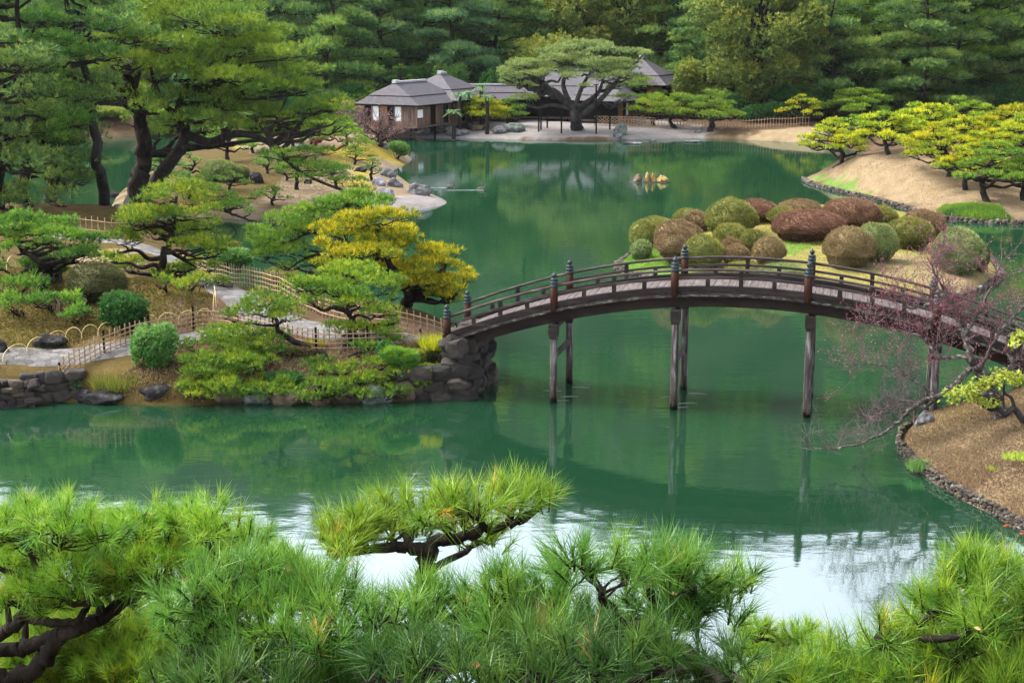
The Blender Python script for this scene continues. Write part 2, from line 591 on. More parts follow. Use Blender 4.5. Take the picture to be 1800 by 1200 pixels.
def path_mat():
    m, nt, N, L, out = newmat('stone paved path')
    tc = N.new('ShaderNodeTexCoord')
    vo = N.new('ShaderNodeTexVoronoi')
    vo.inputs['Scale'].default_value = 4.2
    L.new(tc.outputs['Object'], vo.inputs['Vector'])
    ve = N.new('ShaderNodeTexVoronoi')
    ve.feature = 'DISTANCE_TO_EDGE'
    ve.inputs['Scale'].default_value = 4.2
    L.new(tc.outputs['Object'], ve.inputs['Vector'])
    n = noise(N, L, 9, 5, .7)
    sp = N.new('ShaderNodeSeparateColor')
    L.new(vo.outputs['Color'], sp.inputs[0])
    c = ramp(N, L, sp.outputs[0], [(0, (.062, .057, .054)), (.5, (.088, .082, .079)), (1, (.135, .131, .13))])
    c = mixc(N, L, .5, c, ramp(N, L, n, [(.3, (.45, .45, .45)), (.7, (1.2, 1.2, 1.2))]), 'MULTIPLY')
    e = ramp(N, L, ve.outputs['Distance'], [(0, (.35, .32, .28)), (.05, (1, 1, 1))])
    c = mixc(N, L, .8, c, e, 'MULTIPLY')
    bsdf(N, L, out, c, .9, .2, bump(N, L, ve.outputs['Distance'], .5, .04))
    return m


DRY = [(.3, (.18, .125, .066)), (.5, (.34, .25, .145)), (.7, (.48, .375, .23))]
MOSSY = [(.3, (.07, .045, .014)), (.5, (.15, .105, .022)), (.7, (.24, .165, .06))]
NEWGRASS = [(.3, (.09, .19, .025)), (.5, (.17, .33, .045)), (.7, (.27, .42, .09))]
YELLOWMOSS = [(.3, (.30, .22, .02)), (.5, (.48, .38, .035)), (.7, (.62, .52, .08))]
GRAVEL = [(.3, (.24, .21, .20)), (.5, (.44, .40, .385)), (.7, (.66, .62, .60))]
SAND = [(.3, (.22, .150, .082)), (.5, (.37, .275, .17)), (.7, (.50, .41, .29))]
EARTH = [(.3, (.07, .042, .024)), (.5, (.14, .085, .045)), (.7, (.22, .145, .085))]
STRAW = [(.3, (.24, .19, .05)), (.5, (.40, .34, .09)), (.7, (.54, .46, .17))]




DRY, MOSSY, EARTH, STRAW, SAND, GRAVEL, YELLOWMOSS, NEWGRASS = dim(DRY, .42), dim(MOSSY, .33), dim(EARTH, .36), dim(STRAW, .34), dim(SAND, .31), dim(GRAVEL, .31), dim(YELLOWMOSS, .33), dim(NEWGRASS, .36)

# ------------------------------------------------------------------ land
LANDS = []


def poly_sd(P, x, y):
    """signed distance to a closed polygon, positive inside"""
    sh = np.shape(x)
    x, y = np.ravel(x).astype(float), np.ravel(y).astype(float)
    d = np.full(x.shape, 1e9)
    ins = np.zeros(x.shape, bool)
    for a, b in zip(P, np.roll(P, -1, 0)):
        e = b - a
        px, py = x - a[0], y - a[1]
        h = np.clip((px * e[0] + py * e[1]) / max(e @ e, 1e-12), 0, 1)
        d = np.minimum(d, (px - e[0] * h) ** 2 + (py - e[1] * h) ** 2)
        c = ((a[1] > y) != (b[1] > y))
        if abs(e[1]) > 1e-12:
            ins ^= c & (x < (y - a[1]) / e[1] * e[0] + a[0])
    return (np.where(ins, 1, -1) * np.sqrt(d)).reshape(sh)


def sm(x):
    x = np.clip(x, 0, 1)
    return x * x * (3 - 2 * x)


class Land:
    def __init__(s, name, pts, rim, hmax, scale, bumps=(), namp=.08, k=5, rimw=.5, closed_smooth=True):
        P = np.array([q[:2] for q in pts], float)
        if closed_smooth:
            Q = np.vstack([P, P[:1]])
            P = curve(np.hstack([Q, np.zeros((len(Q), 1))]), k)[:-1, :2]
        s.P, s.name, s.rim, s.hmax, s.scale, s.bumps, s.namp, s.rimw = P, name, rim, hmax, scale, bumps, namp, rimw
        s.box = (P[:, 0].min() - 2, P[:, 0].max() + 2, P[:, 1].min() - 2, P[:, 1].max() + 2)
        LANDS.append(s)

    def h(s, x, y):
        d = poly_sd(s.P, x, y)
        b = 0
        for bx, by, sx, sy, hh in s.bumps:
            b = b + hh * np.exp(-((x - bx) / sx) ** 2 - ((y - by) / sy) ** 2)
        up = s.rim * sm(d / s.rimw) + s.hmax * (1 - np.exp(-np.maximum(d, 0) / s.scale)) + b * sm(d / 3.0)
        up = up + s.namp * sm(d / 1.5) * (vn2(x, y, 2.2, 3) + .5 * vn2(x, y, .8, 5))
        return np.where(d > 0, up, np.maximum(d * .55, -1.9))

    def build(s, res, mat, zones=(), clip=None):
        x0, x1, y0, y1 = s.box if clip is None else clip
        nx, ny = int((x1 - x0) / res) + 1, int((y1 - y0) / res) + 1
        X, Y = np.meshgrid(np.linspace(x0, x1, nx), np.linspace(y0, y1, ny))
        Z = s.h(X, Y)
        V = np.stack([X, Y, Z], -1).reshape(-1, 3)
        i = np.arange(nx * ny).reshape(ny, nx)
        f = np.stack([i[:-1, :-1], i[:-1, 1:], i[1:, 1:], i[1:, :-1]], -1).reshape(-1, 4)
        keep = (Z.ravel()[f].max(1) > -1.5)
        f = f[keep]
        used = np.unique(f)
        rm = np.zeros(nx * ny, np.int64)
        rm[used] = np.arange(len(used))
        zc = np.zeros((len(used), 4), np.float32)
        zc[:, 3] = 1
        vx, vy, vz = V[used].T
        for ch, poly, soft in zones:
            if callable(poly):
                w = poly(vx, vy, vz)
            else:
                d = poly_sd(np.array([q[:2] for q in poly]), vx, vy)
                d = d + soft * .9 * vn2(vx, vy, soft * 1.5, 11) + soft * .5 * vn2(vx, vy, soft * .4, 12)
                w = sm(d / soft + .5)
            zc[:, ch] = np.maximum(zc[:, ch], w)
        mb = MB()
        mb.add(V[used], rm[f])
        me = mb.mesh(s.name, mat, True)
        ca = me.color_attributes.new('zone', 'FLOAT_COLOR', 'POINT')
        ca.data.foreach_set('color', zc.ravel())
        return kind(link(s.name, me), 'structure')


def hland(x, y):
    h = np.full(np.shape(x), -1.9)
    for l in LANDS:
        x0, x1, y0, y1 = l.box
        mk = (x > x0) & (x < x1) & (y > y0) & (y < y1)
        if np.any(mk):
            h[mk] = np.maximum(h[mk], l.h(x[mk], y[mk]))
    return h


def gz(x, y):
    return float(hland(np.array([float(x)]), np.array([float(y)]))[0])


def G(px, py):
    """where the sight line through a photo pixel meets the ground (or the water)"""
    r = ray(px, py)
    t = np.linspace(24, 260, 1900)
    x, y, z = r[0] * t, r[1] * t, CAMH + r[2] * t
    g = np.maximum(hland(x, y), 0)
    i = np.nonzero(z <= g)[0]
    i = i[0] if len(i) else len(t) - 1
    return np.array([x[i], y[i], g[i]])


penin = Land('peninsula_ground', [W(-420, 742), W(-100, 722), W(0, 717), W(60, 712), W(110, 706), W(180, 708), W(330, 712), W(430, 706), W(560, 708), W(690, 706),
                                  W(775, 698), (-1.8, 48.5), (-1.15, 50.2), (-1.6, 52.4), (-2.3, 57.2), (-4.5, 60.2), (-8.5, 61.8), (-11.2, 64), (-13.5, 69), (-15.6, 75),
                                  (-17.6, 81), (-20, 86.5), (-24, 90), (-32, 92), (-60, 94), (-70, 70), (-60, 50)],
             .55, .95, 1.6, [(-13, 56, 4, 3.5, .55), (-2, 50.5, 3, 2.5, .25), (-22, 62, 8, 9, .8), (-24, 80, 7, 7, .5)])
midisle = Land('middle_island_ground', [W(196, 362), W(250, 372), W(330, 380), W(420, 385), W(560, 386), W(690, 376), W(750, 367), W(786, 356), W(755, 340), W(728, 328), W(705, 312), W(692, 300),
                                        W(718, 287), W(722, 277), W(700, 266), W(650, 259), W(560, 252), W(470, 248), W(400, 252), W(330, 268), W(270, 300), W(215, 335)],
               .12, .85, 3.0, [(-20, 118, 8, 12, 1.0), (-14, 135, 7, 8, 1.1), (-22, 100, 5, 4, .3)])
azisle = Land('azalea_island_ground', [W(1084, 470), W(1110, 484), W(1200, 500), W(1320, 512), W(1450, 520), W(1600, 528), W(1690, 522), W(1742, 500), W(1756, 480), W(1735, 452), W(1690, 420),
                                       W(1610, 385), W(1510, 372), W(1380, 373), W(1270, 392), W(1170, 425), W(1110, 450)],
              .25, .7, 2.5, [(15, 80, 6, 7, .4)])
mound = Land('near_mound_ground', [(12.6, 33.5), W(1800, 938), W(1745, 905), W(1680, 872), W(1625, 836), W(1588, 800), W(1580, 778), W(1596, 757), (11.9, 44.3), (13.2, 45.6), (14.6, 46.4),
                                   (17, 48.5), (24, 52), (40, 54), (46, 40), (40, 24), (20, 24), (14, 29)],
             .2, .75, 1.5, [(15.5, 40.5, 3.5, 4, .55), (17, 45, 3, 3, .5)], rimw=.35)
farbank = Land('far_bank_ground', [W(-900, 244), W(-300, 242), W(120, 242), W(300, 238), W(560, 238), W(690, 241), W(760, 243), W(850, 244), W(930, 246), W(1050, 247), W(1170, 244), W(1240, 243),
                                   W(1330, 247), W(1432, 253), W(1500, 264), W(1540, 278), W(1500, 292), W(1450, 303), W(1411, 316), W(1440, 328), W(1540, 352), W(1640, 380), W(1700, 389),
                                   W(1800, 394), W(2000, 402), W(2300, 395), (150, 150), (160, 200), (0, 215), (-120, 210)],
               .15, .9, 5.0, [(29, 107, 10, 9, 1.6), (36, 120, 12, 14, 1.2), (24, 148, 7, 5, 1.3), (40, 140, 12, 10, 1.0), (-55, 165, 20, 10, 2.0)])

penin.build(.22, ground_mat('moss and earth', MOSSY, [EARTH, NEWGRASS, DRY]),
            [(0, [W(300, 705), W(330, 640), W(380, 600), W(480, 615), W(760, 610), W(790, 660), W(760, 705), W(560, 715)], .8),
             (0, [G(240, 590), G(300, 520), G(380, 560), G(360, 610), G(290, 620)], .9),
             (2, [G(90, 520), G(160, 440), G(240, 440), G(230, 480), G(110, 500)], .9)], clip=(-40, 2, 42, 94))
midisle.build(.3, ground_mat('island sand and moss', SAND, [YELLOWMOSS, GRAVEL, MOSSY]),
              [(0, [G(560, 262), G(640, 250), G(690, 262), G(700, 282), G(640, 285), G(590, 295), G(560, 285)], 1.5),
               (0, [G(595, 325), G(610, 300), G(660, 305), G(665, 330), G(640, 340)], 1.2),
               (0, [G(370, 280), G(395, 250), G(420, 260), G(400, 290)], 1.2),
               (2, [G(190, 366), G(230, 320), G(300, 280), G(400, 250), G(480, 318), G(470, 362), G(330, 384)], 1.6),
              (2, [G(400, 300), G(420, 270), G(540, 262), G(600, 300), G(560, 320), G(480, 312)], 1.5),
               (1, [G(660, 380), G(640, 352), G(700, 345), G(790, 350), G(800, 360), G(700, 385)], .7)])
azisle.build(.22, ground_mat('island lawn', STRAW, [NEWGRASS, DRY, GRAVEL]),
             [(0, [W(1060, 470), W(1130, 430), W(1200, 440), W(1220, 500), W(1120, 500)], 1.2), (0, [G(1330, 430), G(1370, 395), G(1400, 430), G(1400, 450)], 1.2),
              (1, [G(1560, 480), G(1640, 450), G(1720, 490), G(1640, 525)], 2.0)])
mound.build(.14, ground_mat('dry mound grass', dim([(.3, (.12, .078, .042)), (.5, (.25, .175, .10)), (.7, (.40, .30, .18))], .42), [STRAW, EARTH, NEWGRASS]),
            [(0, lambda x, y, z: .75 * sm((y - 41.5 + 1.5 * vn2(x, y, 1.5, 4)) / 3), 1), (1, [W(1620, 770, 1), W(1700, 765, 1), W(1740, 800, 1), W(1680, 815, 1)], .9),
             (1, [W(1720, 850, 1), W(1800, 840, 1), W(1800, 880, 1), W(1750, 880, 1)], .9)], clip=(9, 26, 26, 52))
farbank.build(.45, ground_mat('far bank earth', EARTH, [GRAVEL, DRY, NEWGRASS]),
              [(0, [W(690, 246), W(1235, 246), G(1260, 228), G(1200, 216), G(1080, 205), G(860, 205), G(800, 215), G(700, 232)], 1.0),
               (1, [W(1400, 316), W(1440, 332), W(1640, 384), W(2000, 405), G(1900, 300), G(1700, 265), G(1560, 268)], 1.5),
               (1, [G(1240, 241), G(1340, 232), G(1440, 222), G(1440, 253), G(1330, 247)], 1.0),
               (2, [W(1412, 317), G(1445, 309), G(1500, 325), W(1530, 350), W(1460, 333)], .6), (2, [W(1640, 383), G(1660, 366), G(1760, 370), W(1770, 393)], .6)],
              clip=(-110, 130, 86, 212))

# pond bed and water
mb = MB()
mb.add([[-300, 15, -1.9], [300, 15, -1.9], [300, 230, -1.9], [-300, 230, -1.9]], [[0, 1, 2, 3]])
kind(build(mb, 'pond_bed_ground', plain('pond silt', [(.3, (.03, .035, .016)), (.7, (.09, .085, .04))], .5)), 'structure')
mb = MB()
mb.add([[-300, 15, 0], [300, 15, 0], [300, 215, 0], [-300, 215, 0]], [[0, 1, 2, 3]])
kind(build(mb, 'water', water_mat()), 'structure')

# paths draped over the peninsula
def ribbon(mb, ctr, wid, off=.035, nseg=10, nw=8):
    C = curve(ctr, nseg)
    Wd = np.interp(np.linspace(0, 1, len(C)), np.linspace(0, 1, len(wid)), wid)
    T = np.gradient(C[:, :2], axis=0)
    Nn = nrm(np.stack([-T[:, 1], T[:, 0]], 1))
    u = np.linspace(-1, 1, nw)
    jit = 1 + .08 * vn2(C[:, 0], C[:, 1], .7, 8)
    XY = C[:, None, :2] + Nn[:, None, :] * (u[None, :, None] * (Wd * jit)[:, None, None] / 2)
    Z = hland(XY[..., 0], XY[..., 1]) + off - .05 * (np.abs(u) > .99)[None, :]
    V = np.concatenate([XY, Z[..., None]], -1).reshape(-1, 3)
    n = len(C)
    i = np.arange(n * nw).reshape(n, nw)
    mb.add(V, np.stack([i[:-1, :-1], i[1:, :-1], i[1:, 1:], i[:-1, 1:]], -1).reshape(-1, 4))


mb = MB()
ribbon(mb, [(-2.3, 49.6, 0), (-4.2, 50.6, 0), (-6.5, 51.6, 0), (-8.6, 53.4, 0), (-10.3, 56.0, 0), (-12.3, 60.5, 0), (-14.5, 66, 0), (-17.5, 70, 0), (-22, 72, 0)], [2.2, 2.0, 2.0, 2.1, 1.9, 1.7, 1.6, 1.5, 1.5])
ribbon(mb, [(-7.4, 51.9, 0), (-9.4, 51.3, 0), (-11.5, 50.1, 0), (-13.6, 49.2, 0), (-16.5, 48.6, 0), (-20, 48.3, 0)], [1.7, 1.4, 1.25, 1.3, 1.5, 1.6], off=.055)
kind(build(mb, 'path', path_mat(), smooth=True), 'structure')

# near hill below the lookout, with the shore of the pond in front of it
X, Y = np.meshgrid(np.linspace(-60, 60, 121), np.linspace(-25, 27, 80))
Z = np.where(Y < 2, 10.3, 10.3 - (Y - 2) * .47) + .25 * vn2(X, Y, 3, 21)
i = np.arange(X.size).reshape(X.shape)
mb = MB()
mb.add(np.stack([X, Y, Z], -1).reshape(-1, 3), np.stack([i[:-1, :-1], i[:-1, 1:], i[1:, 1:], i[1:, :-1]], -1).reshape(-1, 4))
kind(build(mb, 'near_hill_terrain', plain('shaded hill litter', [(.3, (.03, .025, .012)), (.6, (.08, .06, .03)), (.8, (.07, .10, .03))], 3, bstr=.8), smooth=True), 'structure')


def near_hill_z(x, y):
    return 10.3 - max(0, y - 2) * .47


# wooded mountain behind the garden
def hill_h(x, y):
    ridge = 400 + 25 * np.sin(x / 70.0)
    u = np.clip((y - 182) / (ridge - 182), 0, 1)
    top = 115 + 3 * np.sin(x / 37.0 + 1) + 3 * np.sin(x / 17.0) - .05 * np.maximum(0, -x - 40) + 20 * sm((x - 5) / 55.0)
    return 1.0 + top * (u ** 1.08) + 2.5 * vn2(x, y, 14, 31) * sm(u * 8)


X, Y = np.meshgrid(np.linspace(-330, 330, 133), np.linspace(176, 460, 72))
Z = hill_h(X, Y)
i = np.arange(X.size).reshape(X.shape)
mb = MB()
mb.add(np.stack([X, Y, Z], -1).reshape(-1, 3), np.stack([i[:-1, :-1], i[:-1, 1:], i[1:, 1:], i[1:, :-1]], -1).reshape(-1, 4))
kind(build(mb, 'wooded_hill', plain('forest floor', [(.3, (.006, .009, .005)), (.7, (.018, .024, .011))], .3, bstr=.5), smooth=True), 'structure')


# ------------------------------------------------------------------ foliage
def blades(mb, P, A, L, w, nb, spread, rng, t, m=0, droop=0.0):
    """nb needles or leaves fanning out from each shoot P along its axis A"""
    n = len(P)
    d = nrm(A[:, None, :] + spread * rng.normal(size=(n, nb, 3)))
    ln = (L if np.ndim(L) == 0 else L[:, None]) * rng.uniform(.65, 1.25, (n, nb))
    side = nrm(np.cross(d, rng.normal(size=(n, nb, 3)))) * (w / 2)
    b = P[:, None, :] + d * (ln * .02)[..., None]
    tip = P[:, None, :] + d * ln[..., None]
    tip[..., 2] -= droop * ln
    V = np.stack([b - side, b + side, tip], 2).reshape(-1, 3)
    f = np.arange(n * nb * 3).reshape(-1, 3)
    tt = np.repeat(np.broadcast_to(t, (n,)), nb) + rng.normal(0, .07, n * nb)
    mb.add(V, f, np.clip(tt, 0, 1), m)


def pad_points(c, rx, ry, rz, n, rng, rot=0.0, lump=.30, under=.12):
    """shoots over one cloud-like foliage pad: overlapping lumps on a flattened dome"""
    k = max(6, int(9 + 9 * min(rx, 3)))
    a = rng.uniform(0, 2 * math.pi, k)
    r = np.sqrt(rng.uniform(0, 1, k)) * .86
    lc = np.stack([r * np.cos(a), r * np.sin(a), .42 * (1 - r ** 2) + rng.normal(0, .16, k) - .1], 1)
    lr = rng.uniform(.75, 1.25, k) * lump
    pick = rng.choice(k, n, p=lr ** 2 / (lr ** 2).sum())
    d = rng.normal(size=(n, 3))
    d[:, 2] = np.abs(d[:, 2]) * np.where(rng.uniform(size=n) < under, -.5, 1.0)
    d = nrm(d)
    rad = lr[pick] * rng.uniform(.80, 1.06, n)
    q = lc[pick] + d * rad[:, None]
    S = np.array([rx, ry, rz * 1.5])
    P = q * S
    Nn = nrm(d / np.array([rx, ry, rz * 2.2]) * min(rx, 1))
    if rot:
        cs, sn = math.cos(rot), math.sin(rot)
        Rm = np.array([[cs, sn, 0], [-sn, cs, 0], [0, 0, 1]])
        P, Nn = P @ Rm, Nn @ Rm
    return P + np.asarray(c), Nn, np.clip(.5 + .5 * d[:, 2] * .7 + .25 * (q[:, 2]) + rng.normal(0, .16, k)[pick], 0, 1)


def wig(a, b, rng, amp=.12, k=5, sag=0.0):
    """a crooked limb from a to b"""
    a, b = np.asarray(a, float), np.asarray(b, float)
    s = np.linspace(0, 1, k + 1)[:, None]
    P = a + (b - a) * s
    L = np.linalg.norm(b - a)
    P[1:-1] += rng.normal(0, amp * L / k * 1.4, (k - 1, 3))
    P[:, 2] += -sag * L * np.sin(s[:, 0] * math.pi)
    return curve(P, 3)


def attach(trunk, p, frac=.45):
    """point of the trunk from which the limb to pad p leaves: somewhat below the pad"""
    zs = trunk[:, 2]
    tgt = p[2] - frac * math.hypot(*(p[:2] - trunk[len(trunk) // 2][:2])) * .35 - .1
    i = int(np.argmin(np.abs(zs - tgt) + .15 * np.linalg.norm(trunk[:, :2] - p[:2], axis=1)))
    return max(1, min(i, len(trunk) - 1))


def pine(name, label, base, pads, leaf, trunk=None, tr_r=.16, seed=0, dens=1.0, L=.185, w=.036, nb=5, spread=.38, bark='bark', group=None, cat='pine tree',
         up=.75, tbias=0.0, tvar=.20, twigs=True, extra=None, limb=.55):
    """pads: list of (centre, rx, ry, rz).  One thing with a trunk (and limbs) and a crown."""
    rng = np.random.default_rng(seed + 1000)
    base = np.asarray(base, float)
    root = thing(name, label, cat, base, 0, group)
    C = np.array([p[0] for p in pads]) - base
    tm = MB()
    if trunk is None:
        top = C[np.argmax(C[:, 2])]
        ctr = C.mean(0)
        trunk = [np.array([0, 0, -.3]), np.array([ctr[0] * .1 + rng.normal(0, .1), ctr[1] * .1, ctr[2] * .3]), np.array([ctr[0] * .6, ctr[1] * .6, ctr[2] * .75]), top * .96]
    else:
        trunk = [np.asarray(q, float) - base for q in trunk]
    T = curve(trunk, 5)
    T[1:-1] += rng.normal(0, tr_r * .22, (len(T) - 2, 3))
    tr = np.linspace(1, .28, len(T)) * tr_r
    tr[0] *= 1.35
    tube(tm, T, tr, 9)
    for ex in (extra or []):
        pts = curve([np.asarray(q, float) - base for q in ex[0]], 5)
        tube(tm, pts, np.linspace(ex[1], ex[2], len(pts)), 8)
        T = np.vstack([T, pts[len(pts) // 3:]])
        tr = np.concatenate([tr, np.linspace(ex[1], ex[2], len(pts))[len(pts) // 3:]])
    cm = MB()
    for (c, rx, ry, rz) in pads:
        c = np.asarray(c, float) - base
        i = attach(T, c)
        end = c - np.array([0, 0, rz * .75])
        b = wig(T[i], end, rng, .16)
        r0 = min(tr[i] * .8, tr_r * limb)
        tube(tm, b, np.linspace(r0, max(.018, r0 * .3), len(b)), 6)
        if twigs:
            for _ in range(4):
                a = rng.uniform(0, 2 * math.pi)
                e = c + np.array([math.cos(a) * rx * .7, math.sin(a) * ry * .7, -rz * .35])
                bb = wig(b[-3], e, rng, .18, 4)
                tube(tm, bb, np.linspace(max(.014, r0 * .3), .010, len(bb)), 4)
        area = math.pi * rx * ry * 1.25 + rz * (rx + ry) * 1.5
        n = max(14, int(area * 75 * dens / (L / .15) ** 2))
        P, Nn, hh = pad_points(c, rx, ry, rz, n, rng, rng.uniform(0, 3))
        A = nrm(Nn + np.array([0, 0, up]))
        t0 = rng.normal(0, .10)
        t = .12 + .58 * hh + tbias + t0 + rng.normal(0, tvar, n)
        blades(cm, P, A, L, w, nb, spread, rng, np.clip(t, 0, 1))
    build(tm, 'trunk', M[bark], root, True)
    build(cm, 'crown', LM[leaf], root)
    return root


def px_pads(lst, Y, seed=0, depth=1.0, back=.6, rzk=1.0, hover=1.6):
    """pads read off the photo: (px, py, half width px, half height px); each gets its own distance round Y"""
    rng = np.random.default_rng(seed + 77)
    out = []
    for q in lst:
        px, py, rx, ry = q[:4]
        y = Y + (q[4] if len(q) > 4 else rng.uniform(-depth, depth))
        y = min(y, G(px, py + ry * .5)[1] - rx * y / F * .35 - hover) if py > 120 else y
        c = D(px, py, y)
        k = y / F
        out.append((c, rx * k, max(rx * k * .75, .25), max(.10, ry * k * rzk)))
    n = len(out)
    for j in range(int(n * back)):                      # foliage on the far side of the tree
        c, rx, ry, rz = out[rng.integers(n)]
        out.append((c + np.array([rng.normal(0, rx * .6), rng.uniform(.5, 1.5) * depth, -rng.uniform(0, .25)]), rx * .85, ry * .85, rz))
    return out


def niwaki(name, label, base, h, r, npad, leaf, seed, pad=.45, lean=(0, 0), **kw):
    """a trained garden pine: leaning crooked trunk, flat pads in tiers"""
    rng = np.random.default_rng(seed + 500)
    base = np.asarray(base, float)
    pads = []
    lx, ly = lean
    for j in range(npad):
        u = (j + .5) / npad
        a = j * 2.4 + rng.uniform(-.4, .4)
        rr = r * (1 - .72 * u ** 1.5) * (rng.uniform(.55, 1.0) if j < npad - 1 else .1)
        z = h * (.36 + .60 * u) + rng.normal(0, .03 * h)
        s = r * pad * (1.05 - .35 * u) * rng.uniform(.8, 1.25)
        pads.append((base + np.array([math.cos(a) * rr + lx * u, math.sin(a) * rr + ly * u, z]), s, s * rng.uniform(.75, 1), s * rng.uniform(.20, .30)))
    tr = [base + np.array([0, 0, -.3]), base + np.array([rng.normal(0, .12 * r) - lx * .1, rng.normal(0, .1 * r), h * .22]), base + np.array([lx * .5 + rng.normal(0, .15 * r), ly * .5, h * .55]), base + np.array([lx, ly, h * .9])]
    return pine(name, label, base, pads, leaf, tr, kw.pop('tr_r', .055 * h + .04), seed, **kw)


# ---- rocks
def ico(sub=3):
    import bmesh
    b = bmesh.new()
    bmesh.ops.create_icosphere(b, subdivisions=sub, radius=1)
    v = np.array([q.co[:] for q in b.verts])
    f = np.array([[q.index for q in p.verts] for p in b.faces])
    b.free()
    return v, f


ICO3, ICO2, ICO4 = ico(3), ico(2), ico(4)


def rock_verts(size, seed, rough=.22, base=ICO3):
    v = base[0].copy()
    rng = np.random.default_rng(seed)
    for _ in range(9):                                  # flat facets
        d = nrm(rng.normal(size=3))
        lim = rng.uniform(.62, .9)
        k = v @ d
        v -= np.outer(np.maximum(k - lim, 0) * .85, d)
    n = vnoise(v * 1.7 + seed * 3.1, seed) * rough + vnoise(v * 4.3 + seed, seed + 1) * rough * .4
    v = v * (1 + n)[:, None]
    return v * np.asarray(size)


def rock(label, pos, size, mat, seed, rz=0.0, group=None, cat='rock', sink=.35, name='rock'):
    mb = MB()
    v = rock_verts(size, seed)
    mb.add(v, ICO3[1])
    o = build(mb, name, M[mat], None, False)
    o.location = (float(pos[0]), float(pos[1]), float(pos[2] + size[2] * (1 - 2 * sink)))
    o.rotation_euler = (0, 0, rz)
    return tag(o, label, cat, group)


def prock(label, px, py, wpx, hpx, mat, seed, **kw):
    """a rock whose foot the photo shows at px, py, wpx wide and hpx high"""
    p = G(px, py)
    k = p[1] / F
    return rock(label, p, (wpx * k / 2, wpx * k * .38, hpx * k * .72), mat, seed, **kw)


# ---- shrubs
def dome(label, base, rx, ry, h, leaf, seed, group=None, cat='shrub', name='clipped_shrub', L=.07, w=.03, n=None, lumpy=.12, nb=4, tvar=.2, core='azalea_dark', spread=.6):
    rng = np.random.default_rng(seed + 9000)
    v = ICO4[0].copy() if rx > .5 else ICO3[0].copy()
    f = ICO4[1] if rx > .5 else ICO3[1]
    rad = 1 + lumpy * vnoise(v * 1.6 + seed, seed) + lumpy * .5 * vnoise(v * 4 + seed, seed + 2)
    flat = np.where(v[:, 2] < -.25, .85, 1.0)
    v2 = v * (rad * flat)[:, None] * np.array([rx, ry, h * .62])
    off = np.array([0, 0, h * .42])
    mb = MB()
    mb.add(v2 * .96 + off, f, .25 + .2 * rng.uniform(size=len(f)), 0)
    area = 4 * math.pi * ((rx * ry) ** 1.6 / 3 + (rx * h * .6) ** 1.6 / 3 + (ry * h * .6) ** 1.6 / 3) ** (1 / 1.6)
    n = n or int(min(9000, area * 330 * (.07 / L) ** 1.2))
    tri = rng.integers(0, len(f), n)
    bc = rng.dirichlet((1, 1, 1), n)
    P = (v2[f[tri]] * bc[..., None]).sum(1)
    Nn = nrm(P / np.array([rx, ry, h * .62]) ** 2)
    k = P[:, 2] > -h * .42
    P, Nn = P[k], Nn[k]
    pt = .5 + .28 * vnoise(P * 1.3 + seed * 1.7, seed + 5) + rng.normal(0, tvar, len(P)) + .12 * Nn[:, 2]
    blades(mb, P + off, nrm(Nn + [0, 0, .2]), L, w, nb, spread, rng, np.clip(pt, 0, 1), 0)
    k = rng.choice(len(P), min(len(P), 2200), replace=False)          # new shoots standing out of the clipped face
    k = k[Nn[k, 2] > -.1]
    blades(mb, P[k] + off, nrm(Nn[k] * .6 + [0, 0, .8]), L * 2.1, w * .42, 3, .3, rng, np.clip(pt[k] + .22, 0, 1), 0)
    o = build(mb, name, LM[leaf])
    o.location = tuple(float(q) for q in base)
    return tag(o, label, cat, group)


def pdome(label, px, py, wpx, hpx, leaf, seed, dep=.85, **kw):
    p = G(px, py)
    k = p[1] / F
    rx = wpx * k / 2
    rx_h = max(.3, hpx * k * .93)
    p = p + np.array([0, rx * dep * .6, 0])
    p[2] = max(0.02, gz(p[0], p[1]))
    return dome(label, p, rx, rx * dep, rx_h, leaf, seed, **kw)


def leafy(label, base, rx, ry, h, leaf, seed, name='leafy_shrub', cat='shrub', group=None, n=900, L=.10, w=.06, nb=6, lumps=9):
    """an unclipped leafy bush: leaf clusters on overlapping lumps plus stems"""
    rng = np.random.default_rng(seed + 4000)
    root = thing(name, label, cat, base, 0, group)
    mb, st = MB(), MB()
    for j in range(lumps):
        a, r = rng.uniform(0, 6.28), math.sqrt(rng.uniform(0, 1)) * .6
        c = np.array([math.cos(a) * r * rx, math.sin(a) * r * ry, h * rng.uniform(.35, .72)])
        s = np.array([rx, ry, h * .6]) * rng.uniform(.38, .52)
        d = nrm(rng.normal(size=(n // lumps, 3)))
        P = c + d * s * rng.uniform(.7, 1.05, (len(d), 1))
        k = P[:, 2] > .02
        blades(mb, P[k], nrm(d[k] + [0, 0, .4]), L, w, nb, .7, rng, np.clip(.5 + .3 * d[k, 2] + rng.normal(0, .15, k.sum()), 0, 1))
        b = wig([rng.normal(0, .05), rng.normal(0, .05), -.1], c, rng, .1, 4)
        tube(st, b, np.linspace(.03, .01, len(b)), 5)
    build(mb, 'foliage', LM[leaf], root)
    build(st, 'stem', M['bark'], root, True)
    return root


#@@PART2
# ------------------------------------------------------------------ the arched bridge
BA = W(973, 707)[:2]
BDIR = nrm((W(1416, 732) - W(973, 707))[:2])
BN = np.array([-BDIR[1], BDIR[0]])
BRZ = math.atan2(BDIR[1], BDIR[0])
BC = BA + BDIR * 5.7 + BN * 1.3


def zb(x):
    return 3.69 - .0222 * np.asarray(x, float) ** 2


